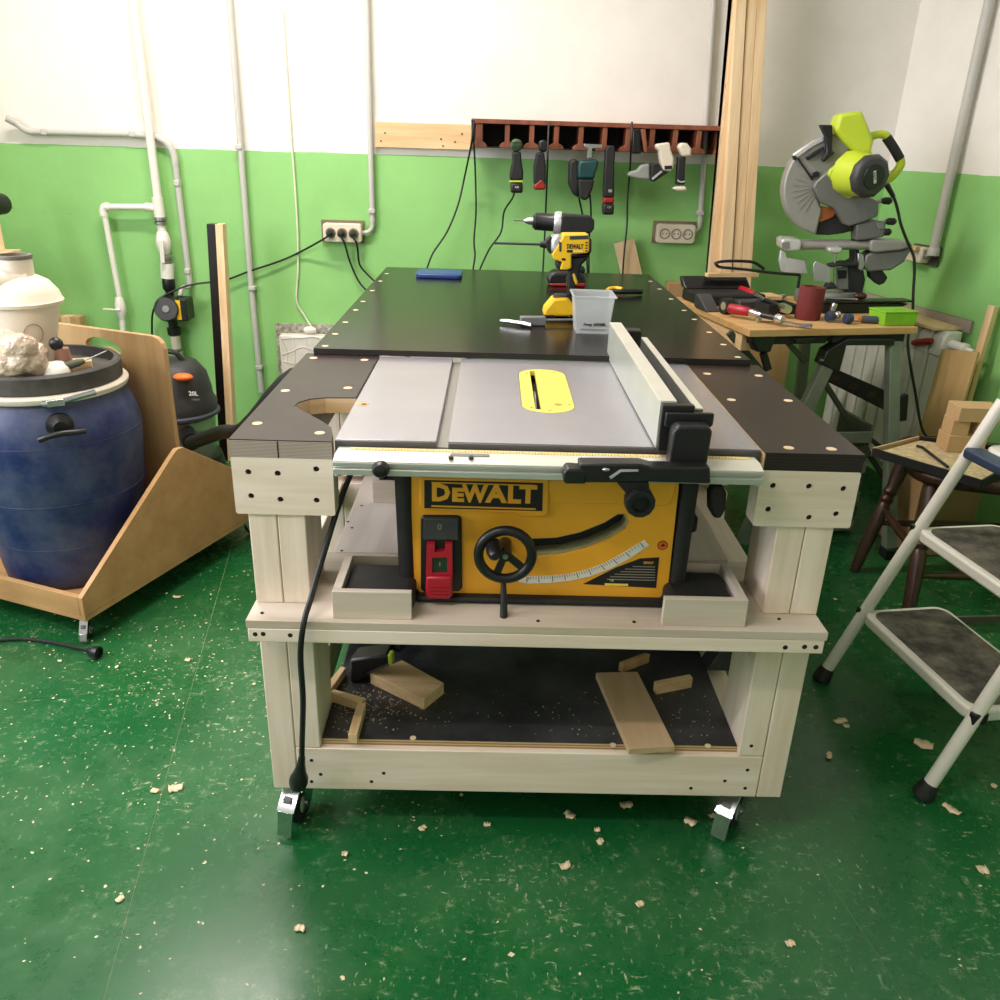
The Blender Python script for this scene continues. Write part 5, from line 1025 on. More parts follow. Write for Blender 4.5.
# slide rails
a = MF.p3(760+250/6.25, 120+783/6.25, -.03); c = MF.p3(760+700/6.25, 120+783/6.25, -.03)
for dy in (-.0, .06): MB(MF.M).cyl(a+Vector((0, dy, 0)), c+Vector((0, dy, 0)), .0145).build('slide_rail', sawgrey, MS)
ms('rail_end_cap', silver, [(133, 750), (160, 740), (255, 748), (262, 770), (255, 815), (180, 822), (135, 805)], -.055, .055, .006, 3); ms('cap_face', grey, [(138, 765), (185, 760), (188, 805), (140, 803)], -.0565, -.055, .001)
ms('rail_carriage', sawgrey, [(690, 760), (710, 750), (940, 765), (960, 790), (880, 815), (720, 830), (690, 820)], -.06, .07, .006); ms('carriage_skirt', sawgrey2, [(660, 850), (700, 830), (870, 820), (955, 800), (900, 890), (820, 940), (680, 950), (650, 920)], -.045, .05, .006)
ms('carriage_foot', blackm, [(690, 935), (760, 930), (800, 985), (780, 1020), (745, 1035), (695, 990)], -.03, .03, .004)
# base, turntable, fence and clamp
zb_ = MF.px(760+560/6.25, 120+1150/6.25, .0)[1]
bx_a = MF.px(800, 300, 0)[0]; bx_b = MF.px(868, 300, 0)[0]
MB(MF.M).box(bx_a+.0, bx_b-.01, -.09, .12, sz_+.0005, sz_+.045).build('base_casting', sawgrey2, MS, .008); MB(MF.M).lathe([(.10, 0), (.10, 1)], (bx_a+.10, .02, sz_+.045), (bx_a+.10, .02, sz_+.058), 32).build('turntable', sawgrey, MS)
ms('post', blackm, [(590, 790), (615, 790), (640, 900), (660, 1000), (625, 1160), (520, 1160), (540, 1000), (545, 900), (590, 880)], -.03, .05, .006)
ms('tilt_scale', grey, [(480, 925), (550, 920), (555, 1060), (480, 1060)], -.035, -.02, .003); ms('tilt_window', printk, [(485, 940), (545, 940), (540, 990), (490, 995)], -.037, -.035, .001)
ms('pivot_gear', steel, [(610, 830), (650, 840), (660, 900), (640, 950), (610, 930)], -.045, -.02, .004)
ms('fence_plate', zinc, [(335, 900), (350, 880), (440, 920), (440, 1020), (330, 1000)], -.08, -.07, .001); ms('fence_plate', silver, [(165, 860), (280, 880), (300, 960), (150, 950)], -.01, .0, .001); ms('fence_post', silver, [(130, 815), (160, 820), (170, 870), (150, 950), (135, 945), (120, 880)], -.01, .01, .002)
a = MF.p3(760+470/6.25, 120+830/6.25, -.06); c = MF.p3(760+462/6.25, 120+1050/6.25, -.06); MB(MF.M).cyl(a, c, .004, n=10).build('clamp_screw', steel, MS); ms('clamp_knob', silver, [(425, 800), (515, 795), (515, 825), (490, 838), (430, 832)], -.085, -.035, .006); ms('clamp_arm', blackm, [(430, 905), (520, 885), (620, 890), (620, 915), (520, 915), (435, 922)], -.075, -.03, .004)
ms('clamp_pad', blackm, [(410, 1045), (430, 1020), (460, 1018), (485, 1045), (480, 1055), (412, 1058)], -.08, -.04, .004)
cp = [MF.p3(760+x/6.25, 120+y/6.25, d) for x, y, d in ((790, 400, -.10), (835, 480, -.10), (860, 560, -.09), (880, 650, -.09), (915, 745, -.08), (935, 790, -.07), (962, 860, -.07), (965, 950, -.07), (958, 1080, -.07), (952, 1240, -.07), (925, 1370, -.08), (935, 1500, -.10), (970, 1700, -.12), (1005, 1900, -.14), (1040, 1975, -.15), (1100, 1985, -.15), (1160, 2010, -.14)) ]
MB(MF.M).tube(cp, .0048, 8).build('power_cord', cable_m, MS); MB(MF.M).cyl(cp[0], cp[1], .0095, .007, 10).build('cord_sleeve', blackp, MS)

# ------------------------------------------------------------------ clutter on the stand top
TZ2 = sz_+.0005
def Q(px, py, z=TZ2): return AZ(px, py, z)
q = Q(811, 321); sr = thing('sandpaper_roll', (q.x, q.y+.03, TZ2), 'upright maroon roll of sandpaper at the front of the saw stand', 'sandpaper roll')
rr = (Q(823, 318).x-Q(800, 318).x)/2; hz_ = AY(811, 287, q.y+.03).z
MB().lathe([(rr*.96, 0), (rr, .02), (rr, 1), (rr*.7, 1), (rr*.68, .3), (0, .3)], (q.x, q.y+rr, TZ2), (q.x+.004, q.y+rr, hz_), 32, False).build('roll', maroon, sr); MB().lathe([(rr*.68, 0), (rr*.68, 1)], (q.x, q.y+rr, TZ2+.004), (q.x+.003, q.y+rr, hz_-.012), 20).build('core', film_black, sr)
a, b_ = Q(884, 326), Q(922, 328); bxF = Fr((a.x, a.y, 0), 12); bl_ = (b_-a).length
gb = thing('green_box', (a.x, a.y, TZ2), 'lime green plastic box at the front corner of the saw stand', 'box'); hgt_ = .040
m = MB(bxF.M); m.prism([(0, TZ2), (bl_*.97, TZ2), (bl_, TZ2+hgt_), (-.004, TZ2+hgt_)], 0, .085, 'xz').build('box_body', lime2, gb, .002); MB(bxF.M).box(-.006, bl_+.002, -.002, .087, TZ2+hgt_+.0003, TZ2+hgt_+.005).build('box_lid', lime2, gb, .0015)
ti_ = thing('black_insert', SF.M @ Vector((.25, .28, sz_)), 'shallow black plastic insert tray behind the sandpaper roll', 'tray'); m = MB(SF.M); m.box(.19, .30, .235, .33, sz_+.0005, sz_+.006); m.box(.19, .30, .235, .241, sz_+.006, sz_+.032); m.box(.19, .30, .324, .33, sz_+.006, sz_+.032); m.box(.19, .196, .241, .324, sz_+.006, sz_+.032); m.box(.294, .30, .241, .324, sz_+.006, sz_+.032); m.build('tray_shell', blackm, ti_); MB(SF.M).box(.21, .27, .25, .30, sz_+.0065, sz_+.022).build('tray_insert', slate, ti_, .003)
a, b_ = Q(860, 323), Q(888, 324); fh = thing('file', a, 'file with a slate blue handle and orange collar lying beside the green box', 'file'); d_ = (b_-a)
MB().lathe([(.008, 0), (.0115, .08), (.012, .5), (.0115, .94), (.008, 1)], a+Vector((0, 0, .012)), b_+Vector((0, 0, .012)), 14).build('handle', slate, fh); MB().lathe([(.008, 0), (.0085, 1)], a+Vector((0, 0, .012))-d_*.06, a+Vector((0, 0, .012)), 12).build('collar', orange, fh); MB().bar(a-d_*.06+Vector((0, 0, .006)), a-d_*1.2+Vector((0, -.01, .005)), .010, .003).build('blade', grey, fh)
def clampbar(label, hpx, epx, rod0, rod1, hz=.016):
    h0, h1 = Q(*hpx, TZ2+.010), Q(*epx, TZ2+.010); o = thing('bar_clamp', h0, label, 'clamp', 'red-handled clamps on the saw stand')
    L_ = h1-h0; MB().lathe([(.008, 0), (.0155, .06), (.0165, .5), (.0145, .92), (.010, 1)], h0+Vector((0, 0, hz)), h1+Vector((0, 0, hz)), 14).build('handle', redp, o)
    MB().lathe([(.010, 0), (.012, .2), (.007, .6), (.007, 1)], h1+Vector((0, 0, hz)), h1+L_*.62+Vector((0, 0, hz-.002)), 12).build('ferrule', zinc, o); MB().cyl(h1+L_*.55+Vector((0, 0, hz-.002)), h1+L_*1.2+Vector((0, 0, hz-.004)), .0085, n=12).build('spindle', blackp, o); MB().lathe([(.012, 0), (.016, .3), (.014, 1)], h1+L_*1.18+Vector((0, 0, hz-.004)), h1+L_*1.5+Vector((0, 0, hz-.004)), 14).build('swivel_pad', zinc, o)
    r0, r1 = Q(*rod0, TZ2+.02), Q(*rod1, TZ2+.006); MB().bar(r0, r1, .013, .006).build('bar', steel, o); rd = (r1-r0).normalized(); MB().bar(r1-rd*.01, r1-rd*.01+Vector((.03, -.02, .004)), .016, .010).build('fixed_jaw', grey, o)
clampbar('red-handled bar clamp lying front of the pair on the saw stand', (728, 313), (749, 317), (745, 313), (803, 326))
clampbar('red-handled bar clamp lying further back of the pair on the saw stand', (733, 294), (753, 302), (706, 294), (768, 309), .024)
a = Q(722, 314); tp = thing('tape_roll', a, 'black roll of tape with a tan core next to the front bar clamp', 'tape'); MB().lathe([(.014, 0), (.026, 0), (.026, 1), (.014, 1), (.014, 0)], a+Vector((0, .0, .0265)), a+Vector((.03, .012, .0265)), 24, False).build('tape', blackm, tp); MB().lathe([(.0138, .02), (.0138, .98)], a+Vector((0, 0, .0265)), a+Vector((.03, .012, .0265)), 18).build('core', sage, tp)
# black moulded tray behind the clamps
TRF = SF; t7 = lambda L, d: [SF.px(680+a/6.25, 200+c/6.25, d) for a, c in L]
tr = thing('tool_case', SF.M @ Vector((.18, .45, sz_)), 'open black plastic tool case lying at the back of the saw stand', 'tool case')
MB(SF.M).box(.02, .27, .40, .56, sz_+.0005, sz_+.040).build('case_body', blackm, tr, .008); MB(SF.M).prism([(.52, sz_+.041), (.56, sz_+.041), (.59, sz_+.078), (.57, sz_+.080)], .015, .275, 'yz').build('case_back', blackp, tr, .006)
MB(SF.M).prism([(.29, sz_+.0008), (.395, sz_+.0008), (.395, sz_+.045), (.37, sz_+.045)], -.005, .045, 'yz').build('case_wing', darkgrey, tr, .004); MB(SF.M).box(.14, .27, .345, .395, sz_+.0005, sz_+.028).build('case_insert', film_deck, tr, .006)
a = Q(835, 316); b_ = Q(893, 310); tr2 = thing('black_tray', (a+b_)/2, 'low black tray with tools between the sandpaper roll and green box', 'tray'); tF = Fr((a.x, a.y+.012, 0), 12)
L_ = (b_-a).length; MB(tF.M).prism([(-.02, TZ2), (L_*.8, TZ2), (L_*1.0, TZ2+.030), (-.03, TZ2+.036)], .03, .08, 'xz').build('tray_body', blackm, tr2, .004); MB(tF.M).box(-.04, L_*1.05, .025, .085, TZ2+.036, TZ2+.042).build('tray_rim', blackp, tr2, .002)
MB(tF.M).cyl((.0, .06, TZ2+.047), (.10, .03, TZ2+.047), .0045, n=10).build('tray_tool', steel, tr2); MB(tF.M).ball((.13, .06, TZ2+.054), .024, .016, .012).build('tray_pad', chair_w, tr2)
for k, (px, py) in enumerate(((828, 322), (846, 324))):
    q = Q(px, py); o = thing('clamp_knob', q, ['navy knob with a chrome fitting beside the sandpaper roll', 'small plain navy knob beside the file collar'][k], 'knob')
    MB().lathe([(.014, 0), (.017, .2), (.016, .8), (.012, 1)], q+Vector((-.008, 0, .0172)), q+Vector((.018, .004, .0172)), 12).build('grip', navy, o)
    if k == 0: MB().lathe([(.006, 0), (.010, .3), (.010, 1)], q+Vector((.010, .01, .032)), q+Vector((.016, .012, .058)), 12).build('fitting', zinc, o); MB().ball(q+Vector((.03, .008, .022)), .013).build('fitting_ball', zinc, o)
rnd = random.Random(8)
for k, (px, py, w_, l_, dg, lab) in enumerate(((778, 300, .03, .07, 30, 'chrome socket bit lying between the two bar clamps'), (770, 303, .028, .05, -20, 'chrome wing nut fitting lying behind the front bar clamp'), (775, 322, .02, .10, 5, 'flat steel rule lying at the front edge of the saw stand'))):
    q = Q(px, py); F_ = Fr((q.x, q.y, TZ2), dg); o = thing('metal_fitting', q, lab, 'fitting')
    if k < 2: MB(F_.M).lathe([(.006, 0), (.010, .2), (.008, .5), (.011, .8), (.007, 1)], (-l_/2, 0, .012), (l_/2, 0, .012), 12).build('barrel', zinc, o); MB(F_.M).bar((0, -.02, .012), (0, .02, .012), .010, .006).build('wing', zinc, o)
    else: MB(F_.M).box(-l_/2, l_/2, -.008, .008, 0, .002).build('rule', steel, o); MB(F_.M).box(-l_/2-.012, -l_/2, -.012, .012, 0, .012).build('stock', sage, o)
q = Q(853, 335, sz_-.03); 
a = Q(765, 276, sz_+.07); 
# offcuts and the black hoop behind
MB(SF.M).box(.05, .22, .58, .72, sz_+.0005, sz_+.02).build('wood_offcut', tim_x, bevel=.001, label='pale board offcut at the back of the saw stand under the black hoop', cat='wood block') if False else None
q = SF.M @ Vector((.27, .50, 0)); o_ = Fr((Q(812, 283, .83).x, Q(812, 283, .83).y, 0), 12)
for lab_, x0_, x1_, y0_, y1_, z0_, z1_ in (('pale board offcut resting across the back of the black tool case', .10, .30, .525, .555, .0810, .0940), ('short pale wood offcut in front of the mitre saw base', .285, .345, .42, .50, .0005, .030)):
    MB(SF.M).box(x0_, x1_, y0_, y1_, sz_+z0_, sz_+z1_).build('wood_offcut', tim_x, bevel=.001, label=lab_, cat='wood block')
hpz = [(716, 263), (722, 261.5), (735, 261), (752, 262), (760, 266), (764, 269)]
A_ = [SF.M @ SF.p3(x, y, .59) for x, y in hpz]; B_ = [SF.M @ SF.p3(x, y, .53) for x, y in ((716, 264), (720, 267), (735, 268.5), (750, 270), (775, 273), (800, 275))]
hoop = thing('wire_hoop', SF.M @ Vector((.12, .57, sz_+.115)), 'bent black steel hoop resting on the black tool case', 'hoop'); MB().tube(A_[::-1]+B_, .0055, 8).build('hoop_bar', blackm, hoop)
MB().cyl(B_[-1], Vector((B_[-1].x, B_[-1].y, sz_+.001)), .0055, n=8).build('hoop_foot', blackm, hoop)

# ------------------------------------------------------------------ right wall: radiator, sill, socket, pipe
RZ = .665
RD = thing('radiator', RW.M @ Vector((.36, -.07, 0)), 'white aluminium sectional radiator on the right-hand green wall', 'radiator')
nsec = 9
for k in range(nsec):
    x0 = .02+k*.071; s_ = MB(RW.M).box(x0, x0+.063, -.105, -.032, .10, RZ-.015).build('radiator_section', rad_w, RD, .008)
    MB(RW.M).prism([(-.112, RZ-.09), (-.105, RZ-.02), (-.085, RZ), (-.03, RZ+.0), (-.03, RZ-.04), (-.07, RZ-.09)], x0+.004, x0+.062, 'yz').build('section_top', rad_w, s_, .006)
MB(RW.M).cyl((.01, -.068, .62), (.70, -.068, .62), .018).build('manifold', rad_w, RD); MB(RW.M).cyl((.01, -.068, .15), (.70, -.068, .15), .018).build('manifold', rad_w, RD)
MB(RW.M).lathe([(.014, 0), (.020, .2), (.020, .5), (.008, .6), (.008, 1)], (.69, -.068, .62), (.76, -.068, .62), 14).build('bleed_valve', pvc, RD)
MB(RW.M).cyl((.70, -.068, .15), (.70, -.068, .01), .012).build('feed_pipe', pvc, RD)

def RPq(px, py, d):
    n = RW.M.to_3x3() @ Vector((0, 1, 0)); q = RW.M @ Vector((0, -d, 0)); v = ray(px, py); return CAM+v*(((q-CAM) @ n)/(v @ n))
MB().lathe([(.010, 0), (.013, .15), (.014, .8), (.009, 1)], RPq(913, 343, .125), RPq(932, 341, .125), 14).build('valve_handle', red_dark, RD)
MB(RW.M).box(.0, .655, -.012, -.001, .66, .705).build('sill_board', edge_grey, None, .001, label='narrow weathered sill strip along the wall above the radiator', cat='sill')
MB(RW.M).box(.01, .62, -.13, -.013, RZ+.001, RZ+.012).build('radiator_shelf', tim_y, None, .001, label='thin dusty wooden shelf lying on top of the white sectional radiator', cat='shelf')
# vertical pipe and socket box in the right corner
def RP(px, py, d):  # point on a plane d in front of the right wall
    n = RW.M.to_3x3() @ Vector((0, 1, 0)); q = RW.M @ Vector((0, -d, 0)); v = ray(px, py); return CAM+v*(((q-CAM) @ n)/(v @ n))
p0, p1 = RP(934, 250, .03), RP(957, 132, .03); tp_ = Vector((p0.x+(p1.x-p0.x)*0, p0.y, 2.3))
rp = thing('wall_conduit', p0, 'thick grey conduit running down the right-hand wall to a junction box', 'conduit'); MB().cyl(p0, Vector((p0.x, p0.y, 2.55)), .0175).build('tube', pvc_g, rp); MB().lathe([(.0175, 0), (.022, .2), (.022, 1)], p0+Vector((0, 0, .01)), p0+Vector((0, 0, -.02)), 16).build('end_collar', pvc_g, rp)
jb = thing('wall_socket', RP(922, 256, .02), 'cream wall socket with a brown plug plate under the thick grey conduit', 'socket'); lx = RW.I @ RP(934, 250, .02); lx = lx.x
zc_ = RP(925, 256, .03).z; MB(RW.M).box(lx-.13, lx+.02, -.010, -.001, zc_-.034, zc_+.036).build('back_plate', plain('plate_dark', (84, 80, 66), .7), jb); MB(RW.M).box(lx-.125, lx-.025, -.05, -.010, zc_-.027, zc_+.03).build('housing', socket_m, jb, .006); MB(RW.M).box(lx-.15, lx-.04, -.07, -.0505, zc_+.018, zc_+.031).build('flap', tim_x, jb, .001)
MB(RW.M).tube([(lx-.02, -.03, zc_), (lx-.002, -.035, zc_+.0), (lx, -.032, zc_+.02)], .011, 10).build('elbow', grey, jb)
# boards leaning on the right wall
def leaner(name, label, P4, th, m_, cat):
    v = [Vector(p) for p in P4]; n_ = (v[1]-v[0]).cross(v[3]-v[0]).normalized(); 
    if n_.x < 0: n_ = -n_
    MB().add(v+[p+n_*th for p in v], [(0, 1, 2, 3), (7, 6, 5, 4), (0, 4, 5, 1), (1, 5, 6, 2), (2, 6, 7, 3), (3, 7, 4, 0)]).build(name, m_, bevel=.001, label=label, cat=cat)
wl_ = lambda s_, d, z: RW.M @ Vector((s_, -d, z))
tA, tB = RP(943, 349, .11), RP(979, 352, .11); sA = (RW.I @ tA).x; sB = (RW.I @ tB).x
leaner('leaning_board', 'tan hardboard sheet leaning at the end of the sectional radiator', [wl_(sA-.0, .145, 0), wl_(sB+.0, .145, 0), wl_(sB, .115, tB.z), wl_(sA, .115, tA.z)], .010, board_tan, 'board')
tA, tB = RP(988, 305, .05), RP(995, 305, .05); bA = RP(967, 405, .09)
sA = (RW.I @ tA).x; sB = (RW.I @ tB).x
leaner('leaning_batten', 'thin wooden batten leaning on the green wall past the hardboard sheet', [wl_(sA+.01, .09, 0), wl_(sB+.01, .09, 0), wl_(sB, .05, tA.z), wl_(sA, .05, tA.z)], .02, tim_z, 'batten')
leaner('leaning_board', 'brown board leaning on the timbers under the saw stand', [(AY(748, 350, 2.0).x, 1.96, 0), (AY(788, 350, 2.0).x, 1.96, 0), (AY(788, 350, 2.1).x, 2.10, .66), (AY(742, 350, 2.1).x, 2.10, .66)], .012, board_tan, 'board')
MB().box(.69, .86, 2.32, 2.385, 0, AY(690, 284, 2.3).z).build('tall_carton', cardb, bevel=.002, label='plain tan carton standing against the back wall beside the saw stand', cat='carton')

# ------------------------------------------------------------------ wooden chair with clutter
CH = Fr((1.40, 1.06, 0), -15); cz_ = .425
chs = thing('wooden_chair', CH.M @ Vector((0, 0, 0)), 'dark brown wooden chair with turned legs used as a clutter stand', 'chair')
seat = []
for k in range(40):
    g = 2*math.pi*k/40; e = 4.0; cx_ = math.copysign(abs(math.cos(g))**(2/e), math.cos(g)); sy_ = math.copysign(abs(math.sin(g))**(2/e), math.sin(g)); seat.append((cx_*.215, sy_*.205))
MB(CH.M).prism(seat, cz_-.035, cz_, 'xy').build('seat', chair_w, chs, .012, 3)
tops = [(-.16, .14), (-.15, -.15), (.16, .15), (.16, -.15)]; F1_ = AZ(854, 571, 0); F2_ = AZ(903, 640, 0)
feet = [CH.I @ F1_, CH.I @ F2_, Vector((.21, .21, 0)), Vector((.21, -.20, 0))]
lp_ = [(.014, 0), (.017, .08), (.0195, .3), (.0215, .52), (.0165, .56), (.0225, .59), (.0165, .62), (.0225, .65), (.018, .69), (.0235, .8), (.021, .93), (.018, 1)]
for t, f_ in zip(tops, feet): MB(CH.M).lathe(lp_, (f_[0], f_[1], 0), (t[0], t[1], cz_-.030), 16).build('leg', chair_w, chs)
def mid(i, t): return Vector((feet[i][0]+(tops[i][0]-feet[i][0])*t, feet[i][1]+(tops[i][1]-feet[i][1])*t, (cz_-.03)*t))
for i, j, t in ((0, 1, .52), (2, 3, .45), (0, 2, .40), (1, 3, .40)): a, b_ = mid(i, t), mid(j, t); MB(CH.M).lathe([(.008, 0), (.010, .2), (.0135, .5), (.010, .8), (.008, 1)], a, b_, 12).build('stretcher', chair_w, chs)
# back of the chair
for x in (-.17, -.06, .06, .17): MB(CH.M).cyl((.195, x*.95, cz_-.005), (.27, x*1.05, cz_+.36), .011, .009, 12).build('back_spindle', chair_w, chs)
MB(CH.M).tube([(.27, -.20, cz_+.35), (.285, -.1, cz_+.37), (.29, 0, cz_+.375), (.285, .1, cz_+.37), (.27, .20, cz_+.35)], .017, 12).build('crest_rail', chair_w, chs)
cz2 = cz_+.0006
def trayq(px, py, z=cz2+.022): return AZ(px, py, z)
a, b_, c_, d_ = trayq(873, 449), trayq(982, 481), trayq(1035, 452), trayq(919, 437)
tryo = thing('metal_tray', (a+c_)/2*1 - Vector((0, 0, .0)), 'black edged metal tray full of sawdust lying on the wooden chair', 'tray'); tryo.location.z = cz2; tryo['_o'] = tuple(tryo.location)
P4 = [a, b_, c_, d_]
MB().prism([(p.x, p.y) for p in P4], cz2, cz2+.004, 'xy').build('tray_floor', blackm, tryo)
ins = [p+(sum(P4, Vector())/4-p)*.06 for p in P4]; MB().prism([(p.x, p.y) for p in ins], cz2+.0042, cz2+.014, 'xy').build('sawdust_fill', sawdust_m, tryo)
for k, m_ in ((0, blackm), (1, blackm), (2, blackm), (3, edge_tan)): p_, q_ = P4[k], P4[(k+1) % 4]; p_ = Vector((p_.x, p_.y, cz2+.0125)); q_ = Vector((q_.x, q_.y, cz2+.0125)); MB().bar(p_, q_, .006, .025).build('tray_edge', m_, tryo)
a, b_ = trayq(922, 447, cz2+.02), trayq(948, 467, cz2+.02); MB().tube([a+Vector((-.012, .01, 0)), a, b_], .0042, 6, 0).build('hex_key', blackm, label='bent black hex key lying in the sawdust tray', cat='hex key')
def wblock(label, px, py, z, sx, sy, sz2, deg, m_=None): 
    q = AZ(px, py, z); F_ = Fr((q.x, q.y, z), deg); MB(F_.M).box(0, sx, 0, sy, 0.0003, sz2).build('wood_block', m_ or mdf, bevel=.001, label=label, cat='wood block', group='pale wood blocks stacked on the chair'); return q
wz = cz2+.0145
q = AZ(946, 452, wz); q = CH.I @ q
WB = Fr(CH.M @ Vector((q.x, q.y, wz)), -2)
def wb_(label, x0, x1, y0, y1, z0, z1): MB(WB.M).box(x0, x1, y0, y1, z0+.0003, z1).build('wood_block', mdf, bevel=.001, label=label, cat='wood block', group='pale wood blocks stacked on the chair')
wb_('wide pale wood block at the bottom of the stack on the chair', 0, .11, 0, .07, 0, .05)
wb_('upright pale wood block in the middle of the stack on the chair', .005, .055, .008, .07, .05, .095)
wb_('short pale wood block beside the upright one in the middle of the stack', .078, .125, .012, .07, .05, .095)
wb_('long pale wood block lying on top of the stack on the chair', .010, .135, -.005, .075, .095, .137)
# things under and behind the chair
cq = AZ(905, 556, 0); MB(Fr((cq.x, cq.y, 0), 6).M).box(0, .22, 0, .18, 0.0005, .34).build('carton', cardb, bevel=.002, label='brown cardboard carton standing on the floor behind the wooden chair', cat='carton')
fr = Fr((1.06, 1.42, 0), 8); gs = thing('slatted_crate', fr.M @ Vector((.1, .1, 0)), 'grey slatted crate standing on the floor under the saw stand', 'crate')
for k in range(7): MB(fr.M).box(0, .20, 0, .012, .01+k*.055, .048+k*.055).build('slat', brace if k % 2 else standg, gs, .001)
for x in (0, .185): MB(fr.M).box(x, x+.015, .0125, .20, .0, .40).build('crate_side', brace, gs, .001)
MB(fr.M).box(.016, .184, .02, .2, .005, .02).build('crate_floor', brace, gs)

# ------------------------------------------------------------------ step stool
fa, fb = AZ(820, 680, 0), AZ(921, 797, 0); mdp = (fa+fb)/2; ang = math.degrees(math.atan2(fa.y-fb.y, fa.x-fb.x))-90
TF_ = Fr((mdp.x, mdp.y, 0), ang); hw = (fa-fb).length/2     # local x into the stool, local y towards the far leg
SL = thing('step_stool', TF_.M @ Vector((.2, 0, 0)), 'white folding step stool with black treads and tubular legs', 'step stool')
ln_ = .392; tap = -.03
LX_ = lambda z: .0+ln_*z
tr_ = .0145
for s_ in (-1, 1):
    MB(TF_.M).tube([(LX_(.02), s_*hw, .02), (LX_(.4), s_*(hw+tap*.4), .4), (LX_(.74), s_*(hw+tap*.74), .74)], tr_, 14, 4).build('front_leg', stoolw, SL)
    MB(TF_.M).lathe([(.016, 0), (.022, .1), (.021, .6), (.018, 1)], (LX_(.0), s_*hw, .0), (LX_(.035), s_*hw, .036), 12).build('rubber_foot', rubber, SL)
    MB(TF_.M).tube([(.50, s_*(hw-.04), .02), (.42, s_*(hw-.05), .30), (.33, s_*(hw-.06), .62)], .012, 12, 4).build('rear_leg', stoolgrey, SL)
    MB(TF_.M).lathe([(.015, 0), (.020, .1), (.017, 1)], (.506, s_*(hw-.04), 0), (.497, s_*(hw-.04), .03), 12).build('rubber_foot', rubber, SL)
    MB(TF_.M).bar((LX_(.20)+.02, s_*(hw-.035), .185), (.455, s_*(hw-.05), .18), .006, .022).build('side_link', stoolgrey, SL)
MB(TF_.M).cyl((.42, -(hw-.05), .30), (.42, (hw-.05), .30), .009).build('rear_crossbar', stoolgrey, SL); MB(TF_.M).cyl((.485, -(hw-.042), .07), (.485, (hw-.042), .07), .009).build('rear_crossbar', stoolgrey, SL)
for z, dep, yy_ in ((.205, .225, hw-.006), (.430, .225, hw-.012)):
    x0 = LX_(z)-.014
    st_ = MB(TF_.M).prism(rrect(x0, x0+dep, -yy_, yy_, .035, 6), z-.028, z, 'xy').build('step', stoolw, SL, .006, 3)
    MB(TF_.M).prism(rrect(x0+.016, x0+dep-.014, -yy_+.018, yy_-.018, .028, 6), z+.0003, z+.003, 'xy').build('tread', tread, st_, .001)
    for s_ in (-1, 1): MB(TF_.M).box(x0-.004, x0+.03, s_*yy_-.008+s_*.006, s_*yy_+.008+s_*.006, z-.022, z+.004).build('step_bracket', blackp, st_, .003)
z = .640; x0 = LX_(z)+.005
tst = MB(TF_.M).prism(rrect(x0, x0+.26, -hw+.03, hw-.03, .04, 6), z-.03, z, 'xy').build('top_step', stoolw, SL, .006, 3)
MB(TF_.M).prism(rrect(x0+.018, x0+.24, -hw+.05, hw-.05, .03, 6), z+.0003, z+.003, 'xy').build('tread', tread, tst, .001)
MB(TF_.M).prism([(x0-.04, -hw+.03), (x0-.03, -hw+.022), (x0+.005, -hw+.035), (x0+.005, hw-.035), (x0-.03, hw-.022), (x0-.04, hw-.03)], z-.030, z-.006, 'xy').build('front_guard', navy, SL, .006, 3)

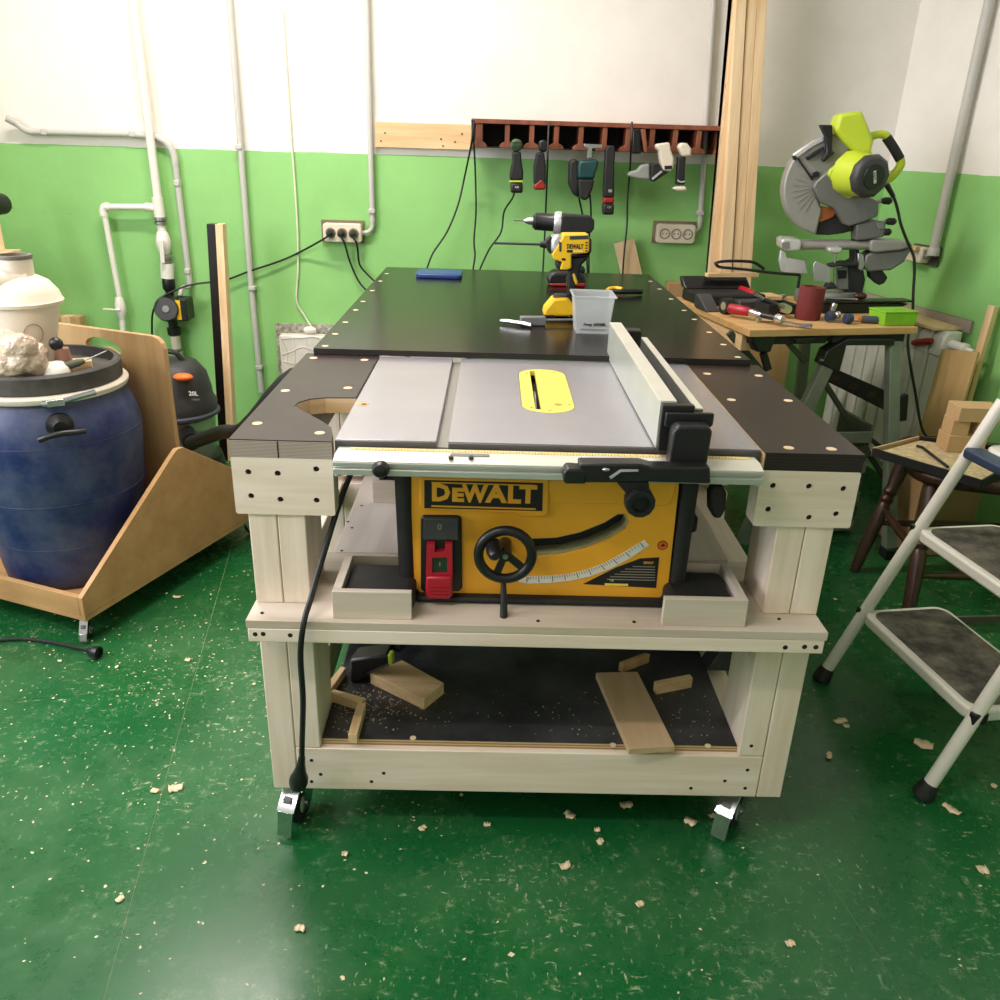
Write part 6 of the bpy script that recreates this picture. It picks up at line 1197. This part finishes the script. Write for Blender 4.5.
# ------------------------------------------------------------------ shavings on the floor
rnd = random.Random(21); base = []
def shaving_mesh(seed, L_, w_):
    r_ = random.Random(seed); me = MB(); n_ = 7; v = []; f = []
    for i in range(n_+1):
        t = i/n_; a_ = (t-.5)*2.2; x = math.sin(a_)*L_*.45; z = .0015+(1-math.cos(a_))*L_*.16+r_.uniform(0, .001); ww = w_*(.45+.55*math.sin(math.pi*(.12+.76*t)))*r_.uniform(.75, 1.1); o_ = r_.uniform(-.15, .15)*w_
        v += [(x, -ww/2+o_, z), (x, ww/2+o_, z+r_.uniform(0, .003))]
    for i in range(n_): f.append((2*i, 2*i+1, 2*i+3, 2*i+2))
    return v, f
spots = [(923, 746, .050, .030, -20), (840, 722, .040, .018, 20), (846, 727, .018, .012, 0), (951, 811, .045, .018, -60), (829, 757, .030, .013, 70), (176, 789, .034, .022, 10), (155, 792, .02, .012, -30), (600, 842, .018, .014, 20), (570, 816, .028, .018, -40), (626, 806, .034, .018, 15), (690, 823, .030, .020, -20), (487, 825, .016, .010, 0), (422, 829, .018, .012, 40), (597, 831, .014, .010, 10), (982, 871, .026, .02, 0), (61, 547+0, .016, .01, 30), (188, 661, .018, .012, -10), (117, 668, .012, .009, 0), (994, 787, .016, .012, 30), (565, 867, .026, .016, 10), (60, 662, .012, .008, 0), (177, 598, .03, .012, -10), (635, 793, .016, .009, 0), (712, 817, .018, .010, 20), (345, 855, .014, .01, 0), (640, 905, .02, .012, 40), (300, 930, .022, .013, -15), (790, 945, .02, .012, 15), (120, 900, .018, .011, 60)]
for k, (px, py, L_, w_, dg) in enumerate(spots):
    p = AZ(px, py, 0); v, f = shaving_mesh(k, L_, w_); F_ = Fr((p.x, p.y, 0), dg+rnd.uniform(-15, 15)); where = 'beside the step stool legs' if p.x > .56 else ('near the barrel cart' if p.x < -.6 and p.y > .2 else ('in the shadow under the workbench front' if p.y > -.12 else 'out in front of the workbench'))
    szl = 'large' if L_ >= .034 else ('small' if L_ < .02 else 'mid-sized')
    o = MB(F_.M).add(v, f).build('wood_shaving', shav, label=szl+' pale curled wood shaving on the green floor '+where, cat='wood shaving', group='wood shavings '+where)
    sdm = o.modifiers.new('thick', 'SOLIDIFY'); sdm.thickness = .0012
chips = MB(); 
for k in range(1500):
    x, y = rnd.uniform(-1.6, 1.7), rnd.uniform(-1.0, 1.6)
    if rnd.random() < .5: x, y = rnd.gauss(-.75, .35), rnd.gauss(.45, .45)
    if not (LX < x < xr(y)): continue
    s_ = rnd.uniform(.0012, .0042)*(1.6 if rnd.random() < .06 else 1); g = rnd.uniform(0, 6.28); e_ = rnd.uniform(.3, 1); c1, s1 = math.cos(g)*s_, math.sin(g)*s_
    chips.add([(x-c1, y-s1, .0003), (x+s1*e_, y-c1*e_, .0003), (x+c1, y+s1, .0012), (x-s1*e_*.7, y+c1*e_*.7, .0008)], [(0, 1, 2, 3)])
chips.build('sawdust', shav, label='fine pale sawdust and chips scattered across the green floor', cat='sawdust', kind='stuff', smooth=False)
for o in bpy.data.objects:
    if '_o' in o: del o['_o']
